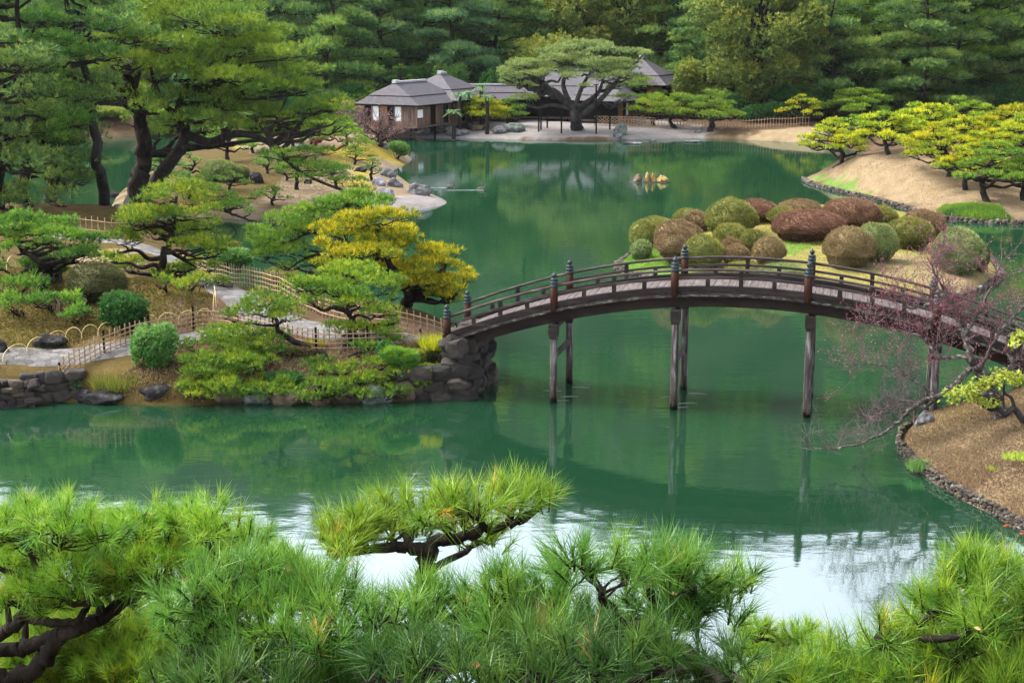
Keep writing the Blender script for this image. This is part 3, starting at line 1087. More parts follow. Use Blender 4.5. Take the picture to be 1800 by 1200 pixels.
def sweep(mb, x0, x1, y0, y1, z0, z1, n=40, t=.5, m=0):
    xs = np.linspace(x0, x1, n)
    z = zb(xs)
    V = []
    for yy, zz in ((y0, z0), (y1, z0), (y1, z1), (y0, z1)):
        V.append(np.stack([xs, np.full(n, yy), z + zz], 1))
    V = np.stack(V, 1).reshape(-1, 3)
    a = np.arange(4)
    f = np.concatenate([np.stack([i * 4 + a, i * 4 + (a + 1) % 4, (i + 1) * 4 + (a + 1) % 4, (i + 1) * 4 + a], 1) for i in range(n - 1)])
    f = np.vstack([f, [[3, 2, 1, 0]], [[4 * n - 4, 4 * n - 3, 4 * n - 2, 4 * n - 1]]])
    mb.add(V, f, t, m)


bridge = thing('arched_bridge', 'long arched wooden footbridge with capped posts crossing the green pond', 'bridge', (BC[0], BC[1], 0), BRZ)
rng = np.random.default_rng(5)
X0, X1 = -9.35, 9.35
mb = MB()
xs = np.arange(X0 + .1, X1, .225)
for x in xs:
    sl_ = math.atan(-.0444 * x)
    cs, sn = math.cos(sl_), math.sin(sl_)
    Mx = np.array([[cs, 0, -sn], [0, 1, 0], [sn, 0, cs]])
    box(mb, (x, 0, float(zb(x)) + .09 + rng.normal(0, .004)), (.213, 2.56, .06), t=rng.uniform(), M=Mx)
build(mb, 'deck', M['deck'], bridge)
for sgn in (-1, 1):
    o_ = 1.3 * sgn
    lo, hi = sorted((o_ - .02 * sgn, o_ + .10 * sgn))
    mb = MB()
    sweep(mb, X0, X1, lo, hi, -.02, .055, 60)
    build(mb, 'edge_board', M['paleedge'], bridge)
    lo, hi = sorted((o_ - .12 * sgn, o_ + .055 * sgn))
    mb = MB()
    sweep(mb, X0, X1, lo, hi, .124, .285, 60)
    build(mb, 'kerb_beam', M['wood'], bridge)
    lo, hi = sorted((o_ - .42 * sgn, o_ - .20 * sgn))
    mb = MB()
    sweep(mb, X0 + .1, X1 - .1, lo, hi, -.40, -.024, 60)
    build(mb, 'girder', M['darkwood'], bridge)
    lo, hi = sorted((o_ - .055 * sgn, o_ + .02 * sgn))
    mb = MB()
    sweep(mb, X0 + .15, X1 - .15, lo, hi, .50, .575, 60)
    build(mb, 'middle_rail', M['rail'], bridge)
    xs = np.linspace(X0 + .15, X1 - .15, 60)
    mb = MB()
    tube(mb, np.stack([xs, np.full(60, o_ - .02 * sgn), zb(xs) + .79], 1), .045, 8)
    build(mb, 'top_rail', M['rail'], bridge, True)
    px_ = [-9.2, -5.7, -1.9, 2.15, 5.95, 9.2]
    for x in px_:
        mb = MB()
        z = float(zb(x))
        lathe(mb, [(0, -.02), (.125, -.02), (.125, .80), (0, .80)], 14, (x, o_ + .02 * sgn, z))
        p_ = build(mb, 'post', M['redpost'], bridge, True)
        mb = MB()
        lathe(mb, [(.128, .79), (.135, .79), (.135, .83), (.122, .84), (.118, .90), (.130, .905), (.130, .935), (.114, .945), (.110, 1.01), (.122, 1.015), (.122, 1.04), (.085, 1.05), (.05, 1.065),
                   (.045, 1.085), (.075, 1.105), (.088, 1.135), (.080, 1.17), (.045, 1.205), (.016, 1.23), (.008, 1.26), (0, 1.262)], 14, (x, o_ + .02 * sgn, z))
        build(mb, 'post_cap', M['bronze'], p_, True)
    for a, b in zip(px_[:-1], px_[1:]):
        for j, (u, top) in enumerate(((.25, .50), (.5, .75), (.75, .50))):
            x = a + (b - a) * u
            z = float(zb(x))
            mb = MB()
            box(mb, (x, o_ - .02 * sgn, z + (.285 + top) / 2), (.13, .07, top - .285))
            build(mb, 'baluster', M['wood'], bridge)
mb = MB()
sweep(mb, X0 + .1, X1 - .1, -.10, .10, -.45, .052, 60)
build(mb, 'girder', M['darkwood'], bridge)
for x in (-5.7, -1.85, 2.25, 6.0):
    z = float(zb(x))
    for sgn in (-1, 1):
        mb = MB()
        v = []
        for zz, r in ((-2.2, .135), (0, .125), (1.2, .12), (z - .72, .115)):
            v.append((r, zz))
        lathe(mb, v, 10, (x, sgn * 1.33, 0))
        build(mb, 'pier', M['pier'], bridge, True)
        mb = MB()
        box(mb, (x, sgn * 1.33, z - .60), (.29, .36, .34))
        box(mb, (x, sgn * 1.33, z - .82), (.24, .29, .10))
        build(mb, 'pier_cap', M['wood'], bridge)
    mb = MB()
    box(mb, (x, 0, z - .53), (.14, 2.29, .16))
    build(mb, 'cap_beam', M['wood'], bridge)
    mb = MB()
    box(mb, (x, 0, 1.36 + .12 * (x < 0)), (.09, 2.52, .18))
    build(mb, 'tie_brace', M['greypost'], bridge)
    mb = MB()
    tube(mb, [(x, -1.2, z - 1.0), (x, -.75, z - .62)], .05, 6)
    build(mb, 'knee_brace', M['wood'], bridge)



def bl(x, y, z=0.0):                       # bridge frame -> world
    q = BC + BDIR * x + BN * y
    return np.array([q[0], q[1], z])


# ------------------------------------------------------------------ piled stone: abutments, edgings, bank walls
def block_verts(size, seed):
    rng = np.random.default_rng(seed)
    v = ICO3[0]
    v = np.sign(v) * np.abs(v) ** .45
    v = v / np.abs(v).max()
    v = v @ np.linalg.qr(np.eye(3) + rng.normal(0, .12, (3, 3)))[0]
    for _ in range(4):
        d = nrm(rng.normal(size=3))
        k = v @ d
        v = v - np.outer(np.maximum(k - rng.uniform(.75, 1.0), 0), d)
    v = v * (1 + vnoise(v * 2.3 + seed % 97, seed % 1000) * .10 + vnoise(v * 5 + seed % 89, seed % 1000 + 1) * .05)[:, None]
    return v * np.asarray(size)


def stone_mass(mb, A, B, z0, z1, depth, seed, s=.38, inward=None):
    """a dry stone face between two ground points"""
    rng = np.random.default_rng(seed)
    A, B = np.asarray(A, float)[:2], np.asarray(B, float)[:2]
    L = np.linalg.norm(B - A)
    e = (B - A) / L
    n = np.array([-e[1], e[0]])
    z = z0
    while z < z1:
        hgt = s * rng.uniform(.6, 1.0)
        u = -rng.uniform(0, s)
        while u < L:
            w_ = s * rng.uniform(.7, 1.7)
            v = block_verts((w_ * .58, depth * rng.uniform(.5, .7), hgt * .62), int(rng.integers(1 << 30)))
            c = A + e * (u + w_ / 2) + n * rng.normal(.0, .05)
            R2 = np.stack([v[:, 0] * e[0] + v[:, 1] * n[0], v[:, 0] * e[1] + v[:, 1] * n[1], v[:, 2]], 1)
            mb.add(R2 + np.array([c[0], c[1], z + hgt / 2]), ICO3[1], np.clip(rng.normal(.30, .20), 0, 1))
            u += w_ * .92
        z += hgt * .9


mb = MB()
c1, c2, c3, c4 = bl(-8.75, -1.35), bl(-8.55, 1.1), bl(-9.3, 2.2), bl(-10.4, -1.9)
stone_mass(mb, c4, c1, -.4, 1.0, .55, 3, .55)
stone_mass(mb, c1, c2, -.4, 1.70, .55, 4, .50)
stone_mass(mb, c2, c3, -.4, 1.45, .5, 5, .45)
stone_mass(mb, bl(-9.1, -1.2), bl(-8.9, 1.1), -.4, 1.7, .6, 6, .5)
tag(build(mb, 'stone_abutment', M['wallstone']), 'rough stone abutment under the left end of the arched bridge', 'stone wall')
mb = MB()
stone_mass(mb, bl(8.9, -1.4), bl(8.9, 1.4), -.4, 1.6, .55, 7, .5)
tag(build(mb, 'stone_abutment', M['wallstone']), 'stone abutment hidden behind the plum under the right end of the bridge', 'stone wall')
mb = MB()
p0, p1 = W(-120, 722), W(122, 702)
stone_mass(mb, p0, W(60, 711), -.3, .80, .4, 8, .30)
stone_mass(mb, W(50, 709), p1, -.3, .82, .4, 9, .42)
tag(build(mb, 'stone_wall', M['wallstone']), 'low lichened stone wall holding the path at the lower left of the pond', 'stone wall')
mb = MB()
rng = np.random.default_rng(12)
for (px, py, sx, sz) in ((180, 706, .55, .22), (150, 700, .3, .2), (280, 702, .62, .34), (345, 700, .4, .35), (400, 703, .5, .3), (455, 704, .45, .3), (510, 706, .5, .28), (560, 705, .45, .3), (610, 703, .5, .34),
                         (655, 702, .5, .4), (700, 699, .5, .42), (735, 690, .55, .4), (690, 672, .5, .35), (640, 680, .45, .3), (580, 690, .5, .26), (760, 668, .5, .3), (480, 690, .45, .3), (420, 688, .4, .3), (370, 686, .4, .3)):
    p = W(px, py)
    rock({(180): 'flat dark boulder in the water left of the leafy bank', (280): 'broad dark boulder with pale lichen at the water below the bright green bush'}.get(px, 'brown bank rock at the waterline below the sprawling pine'),
         (p[0], p[1] - .12, .04 if py > 690 else .35), (sx * 1.25, .5, sz * 1.35), 'stonedark' if px < 300 else ('stonebrown' if px % 2 == 0 else 'stonegreen'), px, group=None if px in (180, 280) else 'rocks along the peninsula bank', sink=.28)


def edging(name, label, land, poly, z1, s, seed, step=1.0, cat='stone edging'):
    rng = np.random.default_rng(seed)
    mb = MB()
    P = np.array([q[:2] for q in poly])
    P = curve(np.hstack([P, np.zeros((len(P), 1))]), 6)[:, :2]
    Ls = np.concatenate([[0], np.cumsum(np.linalg.norm(np.diff(P, axis=0), axis=1))])
    for lay, zz in enumerate(np.arange(0, z1, s * .55)):
        u = rng.uniform(0, s)
        while u < Ls[-1]:
            w_ = s * rng.uniform(.7, 1.6)
            c = np.array([np.interp(u, Ls, P[:, 0]), np.interp(u, Ls, P[:, 1])])
            v = rock_verts((w_ * .55, w_ * .5, s * .42), int(rng.integers(1 << 30)), .15, ICO2)
            a = rng.uniform(0, 6.28)
            Rm = np.array([[math.cos(a), math.sin(a), 0], [-math.sin(a), math.cos(a), 0], [0, 0, 1]])
            c = c + rng.normal(0, s * .12, 2)
            mb.add(v @ Rm + np.array([c[0], c[1], zz + rng.normal(0, .02)]), ICO2[1], np.clip(rng.normal(.5, .25), 0, 1))
            u += w_ * .85 * step
    return tag(build(mb, name, M['wallstone']), label, cat)


edging('stone_edging', 'cobble edging round the dry grass mound at the lower right', mound, [W(1830, 952), W(1800, 936), W(1745, 904), W(1680, 870), W(1625, 834), W(1588, 799), W(1580, 778), W(1598, 757), W(1625, 742)], .30, .125, 21)
edging('stone_edging', 'long stone edging along the shore of the tan mound with yellow pines', farbank, [W(1410, 316), W(1440, 329), W(1540, 353), W(1640, 381), W(1700, 390), W(1800, 395), W(1900, 400)], .25, .30, 22)
edging('stone_edging', 'stone edging round the azalea island shore', azisle, [W(1130, 438), W(1110, 450), W(1085, 470), W(1110, 485), W(1200, 501), W(1320, 513), W(1450, 521), W(1600, 529), W(1690, 523), W(1743, 500), W(1757, 480), W(1735, 452)], .2, .28, 23)

# ------------------------------------------------------------------ bamboo fences and hoops
def fence(label, pts, h, sp=.22, post=2.0, rails=(.18, .40, .62, .84), zoff=0.0, name='bamboo_fence', post_h=.1, postm='bamboo_dark', diamond=False, pr=.021, cat='fence', mat='bamboo', seed=1):
    rng = np.random.default_rng(seed)
    C = curve([(p[0], p[1], 0) for p in pts], 8)
    Ls = np.concatenate([[0], np.cumsum(np.linalg.norm(np.diff(C[:, :2], axis=0), axis=1))])

    def at(u):
        x, y = np.interp(u, Ls, C[:, 0]), np.interp(u, Ls, C[:, 1])
        return np.array([x, y, gz(x, y) + zoff])
    root = thing(name, label, cat, at(0))
    o = at(0)
    us = np.arange(0, Ls[-1], sp)
    Q = np.array([at(u) for u in us]) - o
    lm = MB()
    if diamond:
        for i in range(len(Q) - 3):
            for d_ in (0, 1):
                a, b = (Q[i], Q[i + 3]) if d_ else (Q[i + 3], Q[i])
                tube(lm, [a + [0, 0, .05], b + [0, 0, h * .95]], pr, 4, cap=False)
    else:
        for q in Q:
            tube(lm, [q + [0, 0, -.05], q + [rng.normal(0, .01), 0, h * rng.uniform(.97, 1.10)]], pr * rng.uniform(.85, 1.2), 5)
    build(lm, 'lattice', M[mat], root)
    for r in rails:
        rm_ = MB()
        tube(rm_, Q + np.array([0, -.022, h * r]), pr * .95, 5)
        build(rm_, 'rail', M[mat], root)
    for u in np.arange(0, Ls[-1] + .01, post):
        q = at(u) - o
        pm = MB()
        tube(pm, [q + [0, .05, -.1], q + [0, .05, h + post_h]], .04, 7)
        build(pm, 'post', M[postm], root)
    return root


def gl(pts, z=None):
    return [W(p[0], p[1], p[2]) for p in pts]


fence('pale bamboo lattice fence along the front path, between the low stone wall and the bridge', gl([(104, 655, .9), (200, 630, 1.0), (290, 606, 1.15), (375, 590, 1.25), (470, 600, 1.35), (570, 604, 1.5), (690, 603, 1.55), (772, 600, 1.6)]), .70, .20, 1.75, seed=2)
fence('bamboo lattice fence curving behind the sprawling pine along the far side of the path', gl([(322, 468, 1.5), (400, 496, 1.5), (470, 520, 1.5), (520, 540, 1.5), (590, 562, 1.5), (700, 574, 1.6), (818, 574, 1.65)]), .80, .24, 2.4, seed=3)
fence('short bamboo lattice fence on the brown lawn left of the yellow green pine', gl([(132, 420, 1.5), (200, 424, 1.5), (285, 424, 1.4)]), .85, .36, 3.0, rails=(.3, .85), seed=4)
fence('bamboo picket fence on the far shore under the dark woods', [G(1088, 224), G(1180, 226), G(1300, 226), G(1425, 221)], .95, .32, 3.2, rails=(.25, .85), pr=.03, seed=5)
fence('dark diamond lattice fence behind the grand old pine, upper row', [G(1018, 207), G(1060, 207), G(1150, 208)], 1.0, .42, 4.0, rails=(.05, .95), diamond=True, pr=.028, name='lattice_fence', mat='bamboo', seed=6)
fence('dark diamond lattice fence right of the grand old pine, lower row', [G(1045, 221), G(1100, 222), G(1155, 224)], 1.0, .42, 3.5, rails=(.05, .95), diamond=True, pr=.028, name='lattice_fence', seed=7)


def hoop(a, b, h):
    o = (a + b) / 2
    th = np.linspace(0, math.pi, 15)
    P = np.stack([np.cos(th) * (a[0] - b[0]) / 2, np.cos(th) * (a[1] - b[1]) / 2, np.sin(th) ** .8 * h + (np.cos(th) * .5) * (a[2] - b[2])], 1)
    mb = MB()
    tube(mb, P, .012, 5)
    ob = build(mb, 'bamboo_hoop', M['hoop'], None, True)
    ob.location = tuple(o)
    return tag(ob, 'thin split bamboo hoop standing along the mossy lawn behind the front path', 'hoop', 'bamboo hoops along the mossy lawn')


hp = [(5, 640), (47, 625), (80, 613), (115, 600), (143, 598), (172, 592), (206, 588), (243, 580), (277, 574), (313, 572), (345, 568), (372, 565)]
hp = [G(a, b) for a, b in hp]
for a, b in zip(hp[:-1], hp[1:]):
    hoop(a, b + (b - a) * .06, .45)
for a, b in (((375, 548), (383, 534)), ((380, 540), (376, 522)), ((95, 470), (118, 462)), ((120, 466), (140, 455)), ((12, 480), (28, 470))):
    hoop(G(*a), G(*b), .55)

# ------------------------------------------------------------------ tea house
def frustum(mb, z0, w0, l0, z1, w1, l1, c=(0, 0)):
    v = [[-w0, -l0, z0], [w0, -l0, z0], [w0, l0, z0], [-w0, l0, z0], [-w1, -l1, z1], [w1, -l1, z1], [w1, l1, z1], [-w1, l1, z1]]
    v = np.array(v) + np.array([c[0], c[1], 0])
    mb.add(v, [[0, 1, 5, 4], [1, 2, 6, 5], [2, 3, 7, 6], [3, 0, 4, 7], [3, 2, 1, 0], [4, 5, 6, 7]])


def house(label, c, rz, hw, hl, floor, eave, ridge, rl, rw=.06, front='', side='', over=.75, split=.42, ridge_cap=True, drop=0.0, base=0.0):
    root = thing('tea_house', label, 'house', (c[0], c[1], 0), rz)
    mb = MB()
    zs = eave + (ridge - eave) * split
    ws, ls = hw + (rw - hw) * (split - .04), hl + (rl - hl) * (split - .04)
    frustum(mb, eave, hw, hl, zs - .05, ws, ls)
    frustum(mb, zs, ws + .07, ls + .07, ridge, rw, rl)
    rf = build(mb, 'roof', M['roof'], root)
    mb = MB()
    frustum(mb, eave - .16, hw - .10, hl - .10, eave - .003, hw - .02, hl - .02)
    build(mb, 'eave_board', M['blackwood_shade'], rf)
    if ridge_cap:
        mb = MB()
        box(mb, (0, 0, ridge + .08), (rw * 2 + .30, rl * 2 + .3, .18))
        box(mb, (0, -rl + .25, ridge + .25), (rw * 2 + .45, .5, .10))
        build(mb, 'ridge_cap', M['ridgecap'], rf)
    bw, bl_ = hw - over, hl - over
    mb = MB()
    box(mb, (0, 0, (floor + eave) / 2 - .1), (bw * 2 - .5, bl_ * 2 - .5, eave - floor - .2))  # solid near black box: room shade painted behind the open panels
    build(mb, 'room_shade_box', M['blackwood_shade'], root)
    mb = MB()
    box(mb, (0, 0, floor - .1), (bw * 2 + .3, bl_ * 2 + .3, .18))
    build(mb, 'floor_platform', M['boards'], root)
    for sx in (-1, 0, 1):
        for sy in (-1, 0, 1):
            mb = MB()
            box(mb, (sx * (bw - .2), sy * (bl_ - .2), (floor - .19 + base) / 2 - .1), (.16, .16, floor - .19 - base + .2))
            build(mb, 'stilt', M['blackwood_shade'], root)

    def wall(panels, length, place):
        n = len(panels)
        w_ = length / n
        hgt = eave - .18 - floor
        for k, ch in enumerate(panels):
            u = -length / 2 + (k + .5) * w_
            for (nm, mt, zc, hh, dd, inset) in {'s': [('shoji_panel', 'shoji', .60, .74, .05, .06), ('lower_board', 'warmwood', .115, .23, .06, .06)], 'b': [('board_wall', 'boards', .5, 1.0, .07, .0)],
                                                'w': [('wood_wall', 'warmwood', .5, 1.0, .07, .05)], 'd': [('lintel', 'blackwood_shade', .93, .14, .06, .05)], 'g': [('shoji_panel', 'shoji', .62, .42, .05, .06), ('board_wall', 'boards', .19, .38, .07, .0), ('lintel', 'boards', .92, .16, .07, .0)]}[ch]:
                mb = MB()
                place(mb, u, floor + hgt * zc, w_ - .10, hh * hgt - .01, dd, inset)
                build(mb, nm, M[mt], root)
        for k in range(n + 1):
            mb = MB()
            place(mb, -length / 2 + k * w_, floor + hgt / 2, .10, hgt, .12, 0)
            build(mb, 'pillar', M['warmwood' if k % 2 else 'boards'], root)
    if front:
        wall(front, bw * 2, lambda mb, u, z, w_, hh, dd, ins: box(mb, (u, -bl_ + ins, z), (w_, dd, hh)))
    if side:
        wall(side, bl_ * 2, lambda mb, u, z, w_, hh, dd, ins: box(mb, (bw - ins, u, z), (dd, w_, hh)))
    return root


hc = D(740, 180, 150)
ax, ay = np.array([math.cos(R(27)), -math.sin(R(27))]), np.array([math.sin(R(27)), math.cos(R(27))])
c0 = hc[:2] - ax * 3.7 + ay * 4.2
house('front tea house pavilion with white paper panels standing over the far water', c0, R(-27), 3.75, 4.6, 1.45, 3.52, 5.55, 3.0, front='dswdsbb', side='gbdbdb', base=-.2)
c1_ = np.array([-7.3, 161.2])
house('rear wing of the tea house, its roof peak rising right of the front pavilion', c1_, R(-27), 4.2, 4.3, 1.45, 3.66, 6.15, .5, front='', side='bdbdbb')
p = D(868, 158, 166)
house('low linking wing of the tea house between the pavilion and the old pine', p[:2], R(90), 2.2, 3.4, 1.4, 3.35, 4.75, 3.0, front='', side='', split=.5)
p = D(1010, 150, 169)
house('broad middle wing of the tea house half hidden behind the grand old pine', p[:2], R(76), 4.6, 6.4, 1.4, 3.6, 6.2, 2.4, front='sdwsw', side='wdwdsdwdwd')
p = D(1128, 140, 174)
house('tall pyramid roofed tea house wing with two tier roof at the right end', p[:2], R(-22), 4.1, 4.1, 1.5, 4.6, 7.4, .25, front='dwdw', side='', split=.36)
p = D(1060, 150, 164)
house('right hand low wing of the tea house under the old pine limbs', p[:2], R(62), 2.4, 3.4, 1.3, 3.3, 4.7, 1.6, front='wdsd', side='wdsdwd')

# ------------------------------------------------------------------ rocks and small things
for lab, px, py, w_, h_, mt, sd in [
    ('pale round boulder at the corner of the tea house pavilion', 742, 235, 34, 22, 'stonegrey', 1),
    ('long low boulder beside the pale round one on the tea house shore', 784, 232, 40, 16, 'stonegrey', 2),
    ('flat slab boulder at the water edge of the tea house shore', 806, 236, 44, 12, 'stonegrey', 3),
    ('brown boulder behind the long low one under the tea house', 775, 224, 40, 14, 'stonebrown', 4),
    ('dark boulder between flat slab and golden shrub pine', 822, 227, 30, 14, 'stonedark', 5),
    ('tan boulder in front of the golden shrub pine', 838, 229, 26, 13, 'stonebrown', 6),
    ('grey boulder in the middle of the pebble beach', 876, 234, 30, 14, 'stonegrey', 7),
    ('mossy green boulder on the pebble beach right of the grey one', 905, 231, 36, 17, 'stonegreen', 8),
    ('tall greenish rock on the beach beside the support poles', 1092, 237, 26, 22, 'stonegreen', 9),
    ('pointed white rock at the water in front of the greenish rock', 1086, 243, 16, 18, 'stonegrey', 10),
    ('small pale stone on the far bank below the bamboo picket fence', 1228, 232, 16, 5, 'stonegrey', 11),
    ('rounded pale boulder, rearmost on the spit tip', 682, 312, 32, 18, 'stonegrey', 12),
    ('speckled boulder in the middle of the spit boulders', 694, 329, 28, 20, 'stonegrey', 13),
    ('lavender grey boulder left of the speckled one on the spit', 668, 327, 28, 17, 'stonepurple', 14),
    ('long white boulder lying along the pebble spit toward the water', 736, 342, 48, 20, 'stonegrey', 15),
    ('squat purple boulder at the near end of the pebble spit', 676, 348, 36, 20, 'stonepurple', 16),
    ('dark block boulder on the island sand left of the young pine', 452, 322, 32, 22, 'stonedark', 17),
    ('small dark boulder on the island sand right of the young pine', 542, 323, 14, 10, 'stonedark', 18),
    ('dark standing stone at the foot of the stone lantern', 495, 290, 24, 22, 'stonedark', 19),
    ('dark flat rock below the yellow moss slope', 635, 302, 22, 10, 'stonedark', 20),
    ('pale small rock on the yellow moss slope', 646, 296, 10, 8, 'stonegrey', 21),
    ('boulder beside the bare brown plum at the water', 676, 261, 18, 10, 'stonegrey', 22),
    ('tiny pale stone standing in the water off the rounded bush', 726, 276, 9, 9, 'stonegrey', 23),
    ('dark rock on the moss lawn behind the bamboo hoops', 86, 610, 56, 30, 'stonedark', 24),
    ('dark rock cut by the left edge of the moss lawn', 2, 620, 30, 24, 'stonedark', 25),
    ('dark rock under the left dark green pine', 85, 500, 40, 26, 'stonedark', 26),
    ('dark low rock beside the far fence and path', 395, 505, 40, 14, 'stonebrown', 27),
    ('long dark rock in the stream left of the leaning pine', 196, 345, 26, 14, 'stonedark', 28),
    ('pale rock in the stream at the foot of the leaning pine', 210, 366, 24, 9, 'stonegrey', 29),
    ('dark rock under the far green pine beside the pond', 545, 492, 22, 20, 'stonedark', 30),
    ('mossy rock under the right end of the bridge at the mound', 1625, 745, 40, 30, 'stonegrey', 31),
]:
    prock(lab, px, py, w_, h_, mt, sd)
for i_, (px, py, w_, h_, lab) in enumerate(((1137, 320, 17, 17, 'brown mossy stone, leftmost on the little sand bar'), (1160, 320, 19, 20, 'split pointed yellow stone in the middle of the sand bar'), (1183, 320, 24, 16, 'wide yellow speckled stone at the right of the sand bar'))):
    px = (1122, 1143, 1164)[i_]
    p = W(px, py)
    if i_ == 1:
        mb = MB()
        for dx, hh in ((-.22, .95), (.2, .85)):
            v = rock_verts((.24, .24, .6 * hh), 60 + int(dx * 10), .2)
            v[:, :2] *= np.clip(1.25 - .75 * (v[:, 2:3] / (.6 * hh) * .5 + .5), .3, 1.2)
            mb.add(v + np.array([dx, 0, .3 * hh]), ICO3[1])
        o = build(mb, 'rock', M['stoneyellow'])
        o.location = tuple(p)
        tag(o, lab, 'rock')
    else:
        rock(lab, p, (w_ * p[1] / F / 2, .4, .36 if i_ else .4), 'stoneyellow' if i_ else 'stonebrown', 70 + i_, sink=.25)
mb = MB()
p = W(1143, 321)
v = rock_verts((2.0, .45, .10), 71, .2)
mb.add(v + np.array([p[0], p[1], -.03]), ICO3[1])
tag(build(mb, 'sand_bar', M['stonedark']), 'thin dark sand bar in the open water carrying the three yellow stones', 'sand bar')
for lab, px, py, w_ in (('long flat slab in the water before the pointed white rock', 1113, 253, 40), ('small round stepping slab in the water, middle of the three', 1147, 248, 16), ('pale square stepping slab in the water at the right', 1216, 250, 30)):
    p = W(px, py)
    rock(lab, (p[0], p[1], 0), (w_ * p[1] / F / 2, w_ * p[1] / F / 2 * .55, .10), 'stonegrey', int(px), name='stepping_slab', cat='slab', sink=.1)

# stone lantern on the island
lp = G(530, 262)
lan = thing('stone_lantern', 'old grey stone lantern with a wide cap on the island among the pines', 'lantern', lp)
for nm, pr in (('base', [(0, 0), (.55, 0), (.55, .25), (.40, .35), (0, .35)]), ('shaft', [(0, .35), (.22, .35), (.20, 1.2), (0, 1.2)]), ('platform', [(0, 1.2), (.42, 1.25), (.45, 1.42), (0, 1.42)]),
               ('fire_box', [(0, 1.42), (.28, 1.42), (.28, 1.85), (0, 1.85)]), ('cap', [(0, 1.85), (.62, 1.87), (.58, 1.98), (.24, 2.2), (0, 2.22)]), ('finial', [(0, 2.2), (.13, 2.25), (.14, 2.38), (.04, 2.52), (0, 2.54)])):
    mb = MB()
    lathe(mb, pr, 6, (0, 0, 0))
    build(mb, nm, M['lantern'], lan)

# carp and ducks
def carp(px, py, rz, lab, s=1.0):
    p = W(px, py)
    mb = MB()
    xs = np.linspace(-.3, .3, 12)
    r = .075 * np.sqrt(np.clip(1 - ((xs - .05) / .30) ** 2, .02, 1)) + .006
    tube(mb, np.stack([xs, .03 * np.sin(xs * 6), np.zeros(12)], 1) * s, r * s, 8)
    mb.add(np.array([[-.28, .03, 0], [-.44, .10, .02], [-.40, .02, .01], [-.44, -.05, .02]]) * s, [[0, 1, 2], [0, 2, 3]])
    for q in (-1, 1):
        mb.add(np.array([[.12, q * .05, 0], [.02, q * .15, -.01], [.0, q * .06, 0]]) * s, [[0, 1, 2]])
    o = build(mb, 'carp', M['fish'], None, True)
    o.location = (p[0], p[1], -.012)
    o.rotation_euler = (0, 0, rz)
    tag(o, lab, 'fish')


carp(1770, 923, R(20), 'orange carp at the surface near the cobbled mound', .5)
carp(1802, 938, R(150), 'pale carp at the surface, cut by the right edge', .4)


def duck(px, py, rz, lab):
    p = W(px, py)
    root = thing('duck', lab, 'duck', p, rz)
    mb = MB()
    xs = np.linspace(-.28, .26, 14)
    r = np.interp(xs, [-.28, -.18, 0, .18, .26], [.02, .09, .14, .11, .03])
    tube(mb, np.stack([xs, 0 * xs, .08 + .25 * np.clip(-xs - .15, 0, 1)], 1), r, 10)
    nk = curve([(.18, 0, .12), (.25, 0, .22), (.25, 0, .31), (.30, 0, .36), (.36, 0, .34)], 4)
    tube(mb, nk, np.interp(np.linspace(0, 1, len(nk)), [0, .4, .7, .9, 1], [.07, .045, .06, .05, .02]), 8)
    build(mb, 'body', M['duck'], root, True)
    mb = MB()
    tube(mb, [(.35, 0, .345), (.44, 0, .325)], [.022, .014], 6)
    build(mb, 'beak', M['stoneyellow'], root, True)


duck(791, 330, R(5), 'brown duck swimming off the pebble spit, left of the pair')
duck(846, 334, R(8), 'brown duck swimming off the pebble spit, right of the pair')
foam = plain('water foam', [(.3, (.10, .13, .12)), (.7, (.24, .27, .26))], 3)
for px, py, l_ in ((768, 330, 2.0), (818, 334.5, 2.6)):
    mb = MB()
    p = W(px, py)
    xs = np.linspace(-l_ / 2, l_ / 2, 24)
    for sy in (-.10, .10):
        tube(mb, np.stack([xs, sy * (1 - xs / l_) + .02 * np.sin(xs * 9), np.zeros(24) + .004], 1), .008 + .012 * (xs / l_ + .5), 5)
    o = kind(build(mb, 'water_ripple', foam, None, True), 'stuff')
    o.location = tuple(p)

for k_, x in enumerate((-5.7, -1.85)):
    for j_, (dx, dy) in enumerate(((.15, -1.05), (.35, -.45), (-.35, .2), (.5, .9))):
        q = bl(x + dx, dy, .004)
        mb = MB()
        xs = np.linspace(-.3, .3, 10)
        tube(mb, np.stack([xs, .03 * np.sin(xs * 7 + j_), 0 * xs], 1), .012 * np.sqrt(np.clip(1 - (xs / .3) ** 2, .05, 1)), 5)
        o = kind(build(mb, 'water_ripple', foam, None, True), 'stuff')
        o.location = tuple(q)

# props holding up the grand old pine
for i_, (px, yb, yt) in enumerate(((947, 232, 178), (962, 225, 185), (951, 229, 180), (987, 235, 182), (1048, 236, 150), (1072, 228, 180))):
    a = G(px, yb)
    b = D(px, yt, a[1] + .1)
    mb = MB()
    tube(mb, [a - [0, 0, .2], b], .085, 8)
    box(mb, b + [0, 0, .04], (.5, .16, .10))
    o = build(mb, 'prop_pole', M['blackwood_shade'])
    tag(o, 'dark timber pole propping up a limb of the grand old pine by the tea house', 'pole', 'poles propping the grand old pine')

